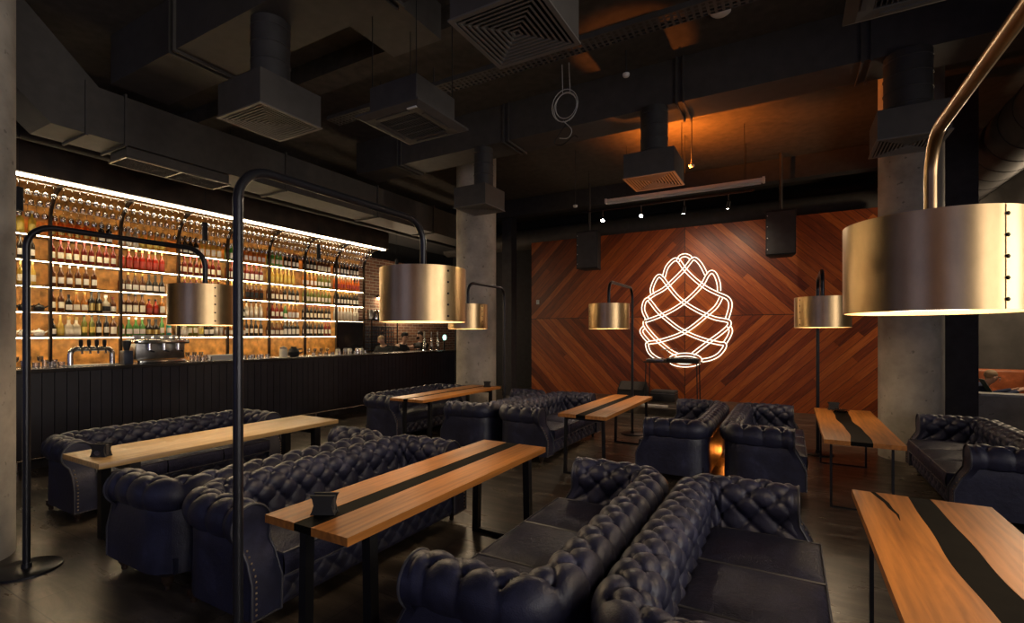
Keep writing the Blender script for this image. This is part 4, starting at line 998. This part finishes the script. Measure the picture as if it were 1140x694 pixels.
def speaker(x, y, label):
    r = empty('hanging_speaker', label, 'speaker', (x, y, 3.30), 0, 'black speakers hung before the chevron wall')
    MB().prism([(-.27, -.2), (.27, -.2), (.2, .24), (-.2, .24)], 0, .9, 'z').build('cabinet', M['matte'], r, bevel=.01)
    MB().box(-.25, .25, -.212, -.2, .03, .87).build('grille', M['ductdark'], r)
    for zz in (.12, .35, .58, .8): MB().ball((-.235, -.214, zz), .010, 6).build('screw', M['white'], r)
    MB().box(-.16, .16, -.1, .1, .9, .93).build('bracket', M['black'], r); MB().tube([(0, 0, .93), (0, 0, CEIL-3.3)], .03, 10).build('hanging_pole', M['duct'], r)
speaker(-4.27, 11.4, 'black speaker hung at upper left of the chevron wall'); speaker(-.17, 11.4, 'black speaker hung at upper right of the chevron wall')

# track with four spots
r = empty('light_track', 'thin black light track above the neon sign', 'light track', (-2.35, 10.5, 4.46))
MB().box(-1.75, 1.75, -.02, .02, 0, .03).build('rail', M['black'], r)
for sx in (-1.6, 0, 1.6): MB().tube([(sx, 0, .03), (sx, 0, CEIL-4.46)], .006, 6).build('hanger', M['black'], r)
SPX = (-3.62, -2.77, -1.89, -1.06)
for i, x in enumerate(SPX):
    r = empty('track_spotlight', f'small track spotlight above the neon sign, {["leftmost of four", "second from left", "third from left", "rightmost of four"][i]}', 'spotlight', (x, 10.5, 4.46), 0, 'track spotlights')
    MB().tube([(0, 0, 0), (0, 0, -.14)], .010, 8).build('stem', M['steel'], r)
    aim = Vector((1.4, -6.5, -3.2)) if i < 2 else Vector((-.8, 1.9, -3.2))
    h_ = MB().lathe([(.030, -.09), (.040, .05), (.040, .06)], 14).build('head', M['black'], r); h_.location = (0, 0, -.21); h_.rotation_euler = aim.to_track_quat('Z', 'Y').to_euler()
    f_ = MB().lathe([(.034, .0615), (.034, .064)], 14).build('lens', M['spot'], h_)
    L_ = bpy.data.lights.new('spot_beam', 'SPOT'); lo = bpy.data.objects.new('spot_beam', L_); C.objects.link(lo); lo.location = Vector((x, 10.5, 4.25))+aim.normalized()*.08
    L_.energy = 90 if i < 2 else 85; L_.color = (1, .80, .58); L_.spot_size = math.radians(60 if i < 2 else 150); L_.spot_blend = 1; L_.shadow_soft_size = .05
    lo.rotation_euler = aim.to_track_quat('-Z', 'Y').to_euler()

# ------------------------------------------------------------------ ceiling services
def rect_duct(label, x0, x1, y0, y1, z0, z1, m='duct', flanges=(), axis='x'):
    r = empty('ventilation_duct', label, 'duct', ((x0+x1)/2, (y0+y1)/2, z0))
    hx, hy, hz = (x1-x0)/2, (y1-y0)/2, z1-z0
    MB().box(-hx, hx, -hy, hy, 0, hz).build('duct_body', M[m], r, smooth=0)
    for f in flanges:
        for dq in (-.045, .045):
            if axis == 'x': MB().box(f+dq-(x0+x1)/2-.012, f+dq-(x0+x1)/2+.012, -hy-.03, hy+.03, -.03, hz+.0).build('flange', M['duct'], r, smooth=0)
            else: MB().box(-hx-.03, hx+.03, f+dq-(y0+y1)/2-.012, f+dq-(y0+y1)/2+.012, -.03, hz).build('flange', M['duct'], r, smooth=0)
    return r
rect_duct('wide rectangular duct crossing the ceiling nearest the camera', -7.3, 5.0, 2.85, 3.5, 4.8, CEIL-.002, 'duct', (-5.85, -3.2, -.5))
rect_duct('long rectangular duct crossing the ceiling in front of the orange lit patch', -7.3, 2.2, 6.8, 7.38, 4.8, CEIL-.002, 'duct', (-6.2, -3.95, -1.28, .75))
rect_duct('short duct branch behind the ceiling cassette unit', -4.1, -3.4, 3.55, 4.40, 5.0, CEIL-.002, 'duct')
r = empty('ventilation_duct', 'long grey duct with sloping end running above the bar', 'duct', (-7.35, 0, 0))
MB().prism([(1.2, 5.39), (1.2, 5.2), (2.3, 4.12), (12.0, 4.12), (12.0, 4.72), (2.75, 4.72), (2.08, 5.39)], -.62, 0, 'x').build('duct_body', M['duct'], r, smooth=0)
for y in (2.62, 3.02, 5.3, 7.4, 9.2): MB().box(-.65, .03, y-.012, y+.012, 4.09, 4.75).build('flange', M['duct'], r, smooth=0)
r = empty('linear_grille', 'long slotted air grille under the duct above the bar', 'air grille', (-7.65, 3.72, 3.97))
MB().box(-.2, .24, -.66, .66, .02, .145).build('box', M['duct'], r, smooth=0)
fr = MB()
for y0, y1 in ((-.68, -.66), (-.012, .012), (.66, .68)): fr.box(-.22, .26, y0, y1, 0, .02)
for x0 in (-.22, .245): fr.box(x0, x0+.015, -.68, .68, 0, .02)
fr.build('frame', M['steel'], r, smooth=0)
sl = MB()
for k in range(9): sl.box(-.19+k*.048, -.19+k*.048+.008, -.66, .66, .001, .019)
sl.build('slats', M['ductdark'], r, smooth=0)
r = empty('pipe', 'dark round pipe running along the ceiling above the bar soffit', 'pipe', (-8.75, 6.5, 4.35)); MB().tube([(0, -5.5, 0), (0, 5.5, 0)], .09, 14).build('tube', M['ductdark'], r, smooth=60)
for y in (-4, -1.3, 1.4, 4.1): MB().tube([(0, y, .09), (0, y, 1.05)], .006, 6).build('hanger', M['black'], r)

def diffuser(x, y, label, z=3.8, w=.66, h=.33, ducttop=4.797, rd=.18, oy=0):
    r = empty('air_diffuser', label, 'air diffuser', (x, y, z), 0, 'square air diffuser boxes')
    a = w/2
    pb = MB(); q = .012
    pb.box(-a, a, -a, -a+q, .008, h); pb.box(-a, a, a-q, a, .008, h); pb.box(-a, -a+q, -a+q, a-q, .008, h); pb.box(a-q, a, -a+q, a-q, .008, h); pb.box(-a+q, a-q, -a+q, a-q, h-q, h)
    pb.build('plenum_box', M['duct'], r, smooth=0)
    MB().box(-a+q, a-q, -a+q, a-q, .07, .08).build('dark_backing', M['matte'], r, smooth=0)  # black sheet stands in for the shade inside the box
    lv = MB(); n_ = 9
    for k in range(n_):
        o = a+.012 if k == 0 else a*(1-k/n_); i = a-.022 if k == 0 else o-.016
        zs = ((o, 0), (i, 0), (i-.006, .035))
        for p in range(4):
            for (o1, z1), (o2, z2) in zip(zs, zs[1:]):
                c_ = lambda v, t: ((-v, -v), (v, -v), (v, v), (-v, v))[t % 4]
                lv.add([(*c_(o1, p), z1), (*c_(o1, p+1), z1), (*c_(o2, p+1), z2), (*c_(o2, p), z2)], [(0, 1, 2, 3)])
        if k == 0:
            for p in range(4): lv.add([(*c_(o, p), 0), (*c_(o, p+1), 0), (*c_(o, p+1), .012), (*c_(o, p), .012)], [(0, 1, 2, 3)])
    lv.build('louvres', M['steelpaint'], r, smooth=0)
    nd_ = MB().lathe([(rd, h), (rd, ducttop-z)], 24, (0, oy, 0))
    for k in range(4):
        zz = h+(ducttop-z-h)*(k+.5)/4; nd_.lathe([(rd+.001, zz-.008), (rd+.008, zz), (rd+.001, zz+.008)], 24, (0, oy, 0))
    nd_.build('round_duct', M['ductdark'], r, smooth=40)
    return r
diffuser(-4.5, 3.08, 'black air diffuser box near the upper left, above the pale table')
diffuser(-1.66, 3.0, 'largest black air diffuser box at the top centre edge')
diffuser(-1.63, 6.85, 'air diffuser box with orange lit grille above the neon sign')
diffuser(-4.46, 6.80, 'small air diffuser box in front of the middle concrete column', z=3.76, w=.6, oy=.12, rd=.16)
diffuser(1.13, 6.90, 'air diffuser box in front of the right concrete column', z=3.8, w=.62, rd=.22)

def cassette(x, y, z, label):
    r = empty('air_conditioner', label, 'air conditioner', (x, y, z), 0, 'ceiling cassette air conditioners')
    MB().box(-.30, .30, -.30, .30, .06, .34).build('body', M['duct'], r, smooth=0, bevel=.01)
    fr = MB()
    o, i = .40, .24
    ring = lambda a, zz: [(-a, -a, zz), (a, -a, zz), (a, a, zz), (-a, a, zz)]
    vs = ring(.40, .05)+ring(.40, .03)+ring(.33, .0)+ring(.24, .004)+ring(.24, .05)
    fr.add(vs, [(4*l+k, 4*l+(k+1) % 4, 4*l+4+(k+1) % 4, 4*l+4+k) for l in range(4) for k in range(4)]); fr.build('fascia', M['duct'], r, smooth=0)
    g = MB(); g.box(-.24, .24, -.24, .24, .045, .055)
    for k in range(16): g.box(-.235+k*.03, -.235+k*.03+.008, -.235, .235, .01, .044)
    for k in (-.12, 0, .12): g.box(-.235, .235, k-.006, k+.006, .006, .02)
    g.build('grille', M['ductdark'], r, smooth=0)
    for rz in range(4):
        v_ = MB().box(-.2, .2, .285, .315, -.006, .012).build('air_flap', M['ductdark'], r, smooth=0); v_.rotation_euler = (0, 0, rz*PI/2)
    b_ = MB().box(.22, .33, -.345, -.325, -.004, .01).build('status_panel', M['white'], r)
    for a in (-.28, .28):
        for b2 in (-.28, .28): MB().tube([(a, b2, .34), (a, b2, (CEIL if x+a > -3.38 else 5.0)-z)], .005, 6).build('hanger', M['black'], r)
    return r
cassette(-3.32, 3.84, 3.8, 'ceiling cassette air conditioner hanging left of the big diffuser')
cassette(.72, 3.80, 3.86, 'ceiling cassette air conditioner cut off by the top edge, right')

# perforated cable tray, screen casing, detectors, coil
r = empty('cable_tray', 'perforated cable tray crossing the ceiling behind the big diffuser', 'cable tray', (-1.2, 5.3, 5.0))
tr = MB()
x = -5.0
while x < 5.0:
    tr.box(x, x+.028, -.12, .12, 0, .003); x += .07
for yy in (-.12, -.06, 0, .06, .117): tr.box(-5, 5, yy, yy+.022 if yy < .1 else yy+.003, .0005, .0035)
tr.box(-5, 5, -.122, -.119, 0, .06); tr.box(-5, 5, .119, .122, 0, .06); tr.build('tray', M['duct'], r, smooth=0)
for sx in (-4, -1.5, 1.2): MB().tube([(sx, .0, .003), (sx, .0, .398)], .006, 6).build('hanger', M['black'], r)
r = empty('projection_screen', 'long pale rolled-up projection screen case under the ceiling', 'projection screen', (-1.8, 9.5, 4.30))
MB().box(-1.4, 1.4, -.05, .05, .03, .10).build('casing', M['white'], r, bevel=.01); MB().tube([(-1.36, 0, .012), (1.36, 0, .012)], .014, 8).build('bottom_bar', M['white'], r)
for sx in (-1.4, 1.4): MB().box(sx-.02, sx+.02, -.06, .06, .02, .11).build('end_cap', M['white'], r)
for sx in (-1.0, 0.1, 1.1): MB().tube([(sx, 0, .1), (sx, 0, CEIL-4.3)], .005, 6).build('hanger', M['black'], r)
for x, y, z, rr, lab in ((-.69, 6.03, 5.34, .11, 'largest round white ceiling disc near the top edge'), (-1.86, 6.3, 5.05, .045, 'small white smoke detector right of the hanging cable coil'), (-4.3, 5.4, 4.43, .045, 'small white smoke detector below left of the cassette unit'), (-3.75, 9.2, 4.25, .045, 'small white smoke detector left of the projection screen'), (-1.48, 8.9, 4.58, .045, 'small white smoke detector beside the orange lit diffuser')):
    r = empty('smoke_detector', lab, 'smoke detector', (x, y, z), 0, 'white ceiling detectors')
    MB().lathe([(rr*.4, 0), (rr*.8, .008), (rr, .025), (rr, .045)], 20).build('housing', M['white'], r); MB().tube([(0, 0, .045), (0, 0, CEIL-z)], .008, 6).build('stem', M['ductdark'], r)
r = empty('cable_coil', 'loose coil of cable hanging from the ceiling', 'cable', (-2.68, 6.2, 4.8))
mb = MB()
for k, (ra, oz) in enumerate(((.19, .03), (.17, .01), (.155, .05))): mb.tube([(ra*math.cos(a), .02*k, oz+ra*1.15*math.sin(a)) for a in [2*PI*i/24 for i in range(24)]], .006, 6, True)
mb.build('loops', M['cap'], r, smooth=60)
for pts in ([(-.03, 0, .2), (-.04, 0, .6)], [(.08, 0, .18), (.06, 0, .6)]): MB().tube(pts, .005, 6).build('hanging_wire', M['cap'], r)
MB().tube(catmull([(.05, .02, -.18), (-.10, .02, -.34), (-.16, .02, -.45), (-.04, .02, -.49), (.12, .02, -.40), (.18, .02, -.43)], 6), .006, 6).build('loose_end', M['matte'], r, smooth=60)
MB().tube(catmull([(-.02, .0, -.18), (.10, .0, -.32), (.05, .0, -.42), (-.08, .0, -.40)], 6), .006, 6).build('loose_end', M['cap'], r, smooth=60)
# pipes at the right
r = empty('spiral_duct', 'large round spiral duct at the upper right corner', 'duct', (2.75, 7.5, 4.45)); mb = MB().tube([(0, -4.0, 0), (0, 5.0, 0)], .40, 32)
for k in range(18): mb.tube([(0, -3.8+k*.5, 0), (0, -3.78+k*.5, 0)], .406, 32)
mb.build('tube', M['ductdark'], r, smooth=40)
for j, (x, z) in enumerate(((3.32, 3.75), (3.62, 3.72))):
    r = empty('pipe', ['upper thin dark pipe under the spiral duct, right edge', 'lower thin dark pipe under the spiral duct, right edge'][j], 'pipe', (x, 8.5, z)); MB().tube([(0, -4.5, 0), (0, 4.2, 0)], .07, 14).build('tube', M['ductdark'], r, smooth=60)
    MB().tube([(0, 0, .07), (0, 0, CEIL-z)], .008, 6).build('hanger', M['black'], r)
r = empty('spiral_duct', 'round duct running above the top of the chevron wall', 'duct', (-3.0, 13.3, 4.6)); mb = MB().tube([(-7, 0, 0), (4.7, 0, 0)], .30, 24)
for k in range(12): mb.tube([(-6.8+k*1.0, 0, 0), (-6.78+k*1.0, 0, 0)], .306, 24)
mb.build('tube', M['duct'], r, smooth=40)

# ------------------------------------------------------------------ added lamps and daylight
def area(name, loc, rot, sx, sy, e, col):
    L_ = bpy.data.lights.new(name, 'AREA'); L_.shape = 'RECTANGLE'; L_.size, L_.size_y = sx, sy; L_.energy = e; L_.color = col
    o = bpy.data.objects.new(name, L_); C.objects.link(o); o.location = loc; o.rotation_euler = rot; return o
# added orange uplight on the floor, itself unseen, to tint the grille above
r = empty('added_floor_uplight', 'small added orange floor uplight behind the rear pair of sofas', 'light', (-1.2, 8.4, 0))
MB().lathe([(.07, 0), (.075, .01), (.06, .12), (.055, .12)], 20).build('housing', M['black'], r); MB().lathe([(.05, .121), (.05, .126)], 20).build('lens', M['orangelamp'], r)
L_ = bpy.data.lights.new('uplight_beam', 'SPOT'); lo = bpy.data.objects.new('uplight_beam', L_); C.objects.link(lo); lo.location = (-1.2, 8.4, .16)
L_.energy = 750; L_.color = (1, .25, .03); L_.spot_size = math.radians(17); L_.spot_blend = .5; L_.shadow_soft_size = .05; lo.rotation_euler = Vector((-.4, -1.5, 3.7)).to_track_quat('-Z', 'Y').to_euler()
L_ = bpy.data.lights.new('added_gap_glow', 'POINT'); lo = bpy.data.objects.new('added_gap_glow', L_); C.objects.link(lo); lo.location = (-.73, 7.2, .14); L_.energy = 4; L_.color = (1, .25, .03); L_.shadow_soft_size = .05  # added lamp without a fixture, puts an orange glow in the sofa gap
r = empty('added_ceiling_uplight', 'small added orange lamp hidden behind the orange lit diffuser box', 'light', (-1.72, 8.9, 4.42))  # added hidden lamp, throws the orange patch on the ceiling
MB().lathe([(.03, -.02), (.06, 0), (.06, .06), (.052, .06)], 18).build('housing', M['black'], r); MB().lathe([(.05, .061), (.05, .064)], 18).build('lens', M['orangelamp'], r); MB().tube([(.075, 0, .03), (.075, 0, CEIL-4.42)], .006, 6).build('hanger', M['black'], r); MB().tube([(.05, 0, .03), (.075, 0, .03)], .006, 6).build('arm', M['black'], r)
L_ = bpy.data.lights.new('ceiling_beam', 'SPOT'); lo = bpy.data.objects.new('ceiling_beam', L_); C.objects.link(lo); lo.location = (-1.72, 8.9, 4.51)
L_.energy = 430; L_.color = (1, .23, .02); L_.spot_size = math.radians(165); L_.spot_blend = .6; L_.shadow_soft_size = .05; lo.rotation_euler = Vector((.25, 0, 1)).to_track_quat('-Z', 'Y').to_euler()
# added strip light, brightens the brick corner and the bartenders
r = empty('added_work_light', 'added warm strip light on the brick wall behind the bartenders', 'light', (-10.31, 11.3, 2.75))
MB().box(-.06, .06, -.9, .9, .02, .06).build('housing', M['black'], r); MB().box(-.04, .04, -.88, .88, .0, .019).build('tube', M['led'], r)
# added ceiling lamp out of view, lights the annex
r = empty('added_annex_light', 'added round lamp out of view lighting the annex beyond the low wall', 'light', (3.6, 10.9, 3.6))
MB().lathe([(.2, .03), (.22, .08), (.05, .1)], 24).build('housing', M['black'], r); MB().lathe([(.18, .0), (.18, .03)], 24).build('diffuser', M['diff'], r); MB().tube([(0, 0, .1), (0, 0, CEIL-3.6)], .008, 6).build('stem', M['black'], r)

for nm, lc, e in (('annex_fill', (3.6, 10.9, 3.5), 170), ('work_fill', (-10.1, 11.3, 2.68), 55)):  # added point lights that strengthen the annex and brick corner lamps
    L_ = bpy.data.lights.new(nm, 'POINT'); lo = bpy.data.objects.new(nm, L_); C.objects.link(lo); lo.location = lc; L_.energy = e; L_.color = (1, .76, .5); L_.shadow_soft_size = .15
# daylight from the open, glazed side behind the camera
w = bpy.data.worlds.new('world'); S.world = w; w.use_nodes = True
bg = w.node_tree.nodes['Background']; bg.inputs['Color'].default_value = (.44, .50, 1.0, 1); bg.inputs['Strength'].default_value = .72
for lo_, hi_, zs, zh in WIN_R: area('window_daylight', (XR+.25, (lo_+hi_)/2, (zs+zh)/2), (0, PI/2, 0), zh-zs, hi_-lo_, 230, (1, .90, .78))

S.view_settings.view_transform = 'Standard'; S.view_settings.look = 'None'; S.view_settings.exposure = .12; S.view_settings.gamma = 1
S.view_settings.use_curve_mapping = False
S.cycles.use_denoising = True
S.cycles.max_bounces = 6; S.cycles.diffuse_bounces = 3; S.cycles.glossy_bounces = 3; S.cycles.transparent_max_bounces = 12; S.cycles.sample_clamp_indirect = 4
print('bottles', nb_)
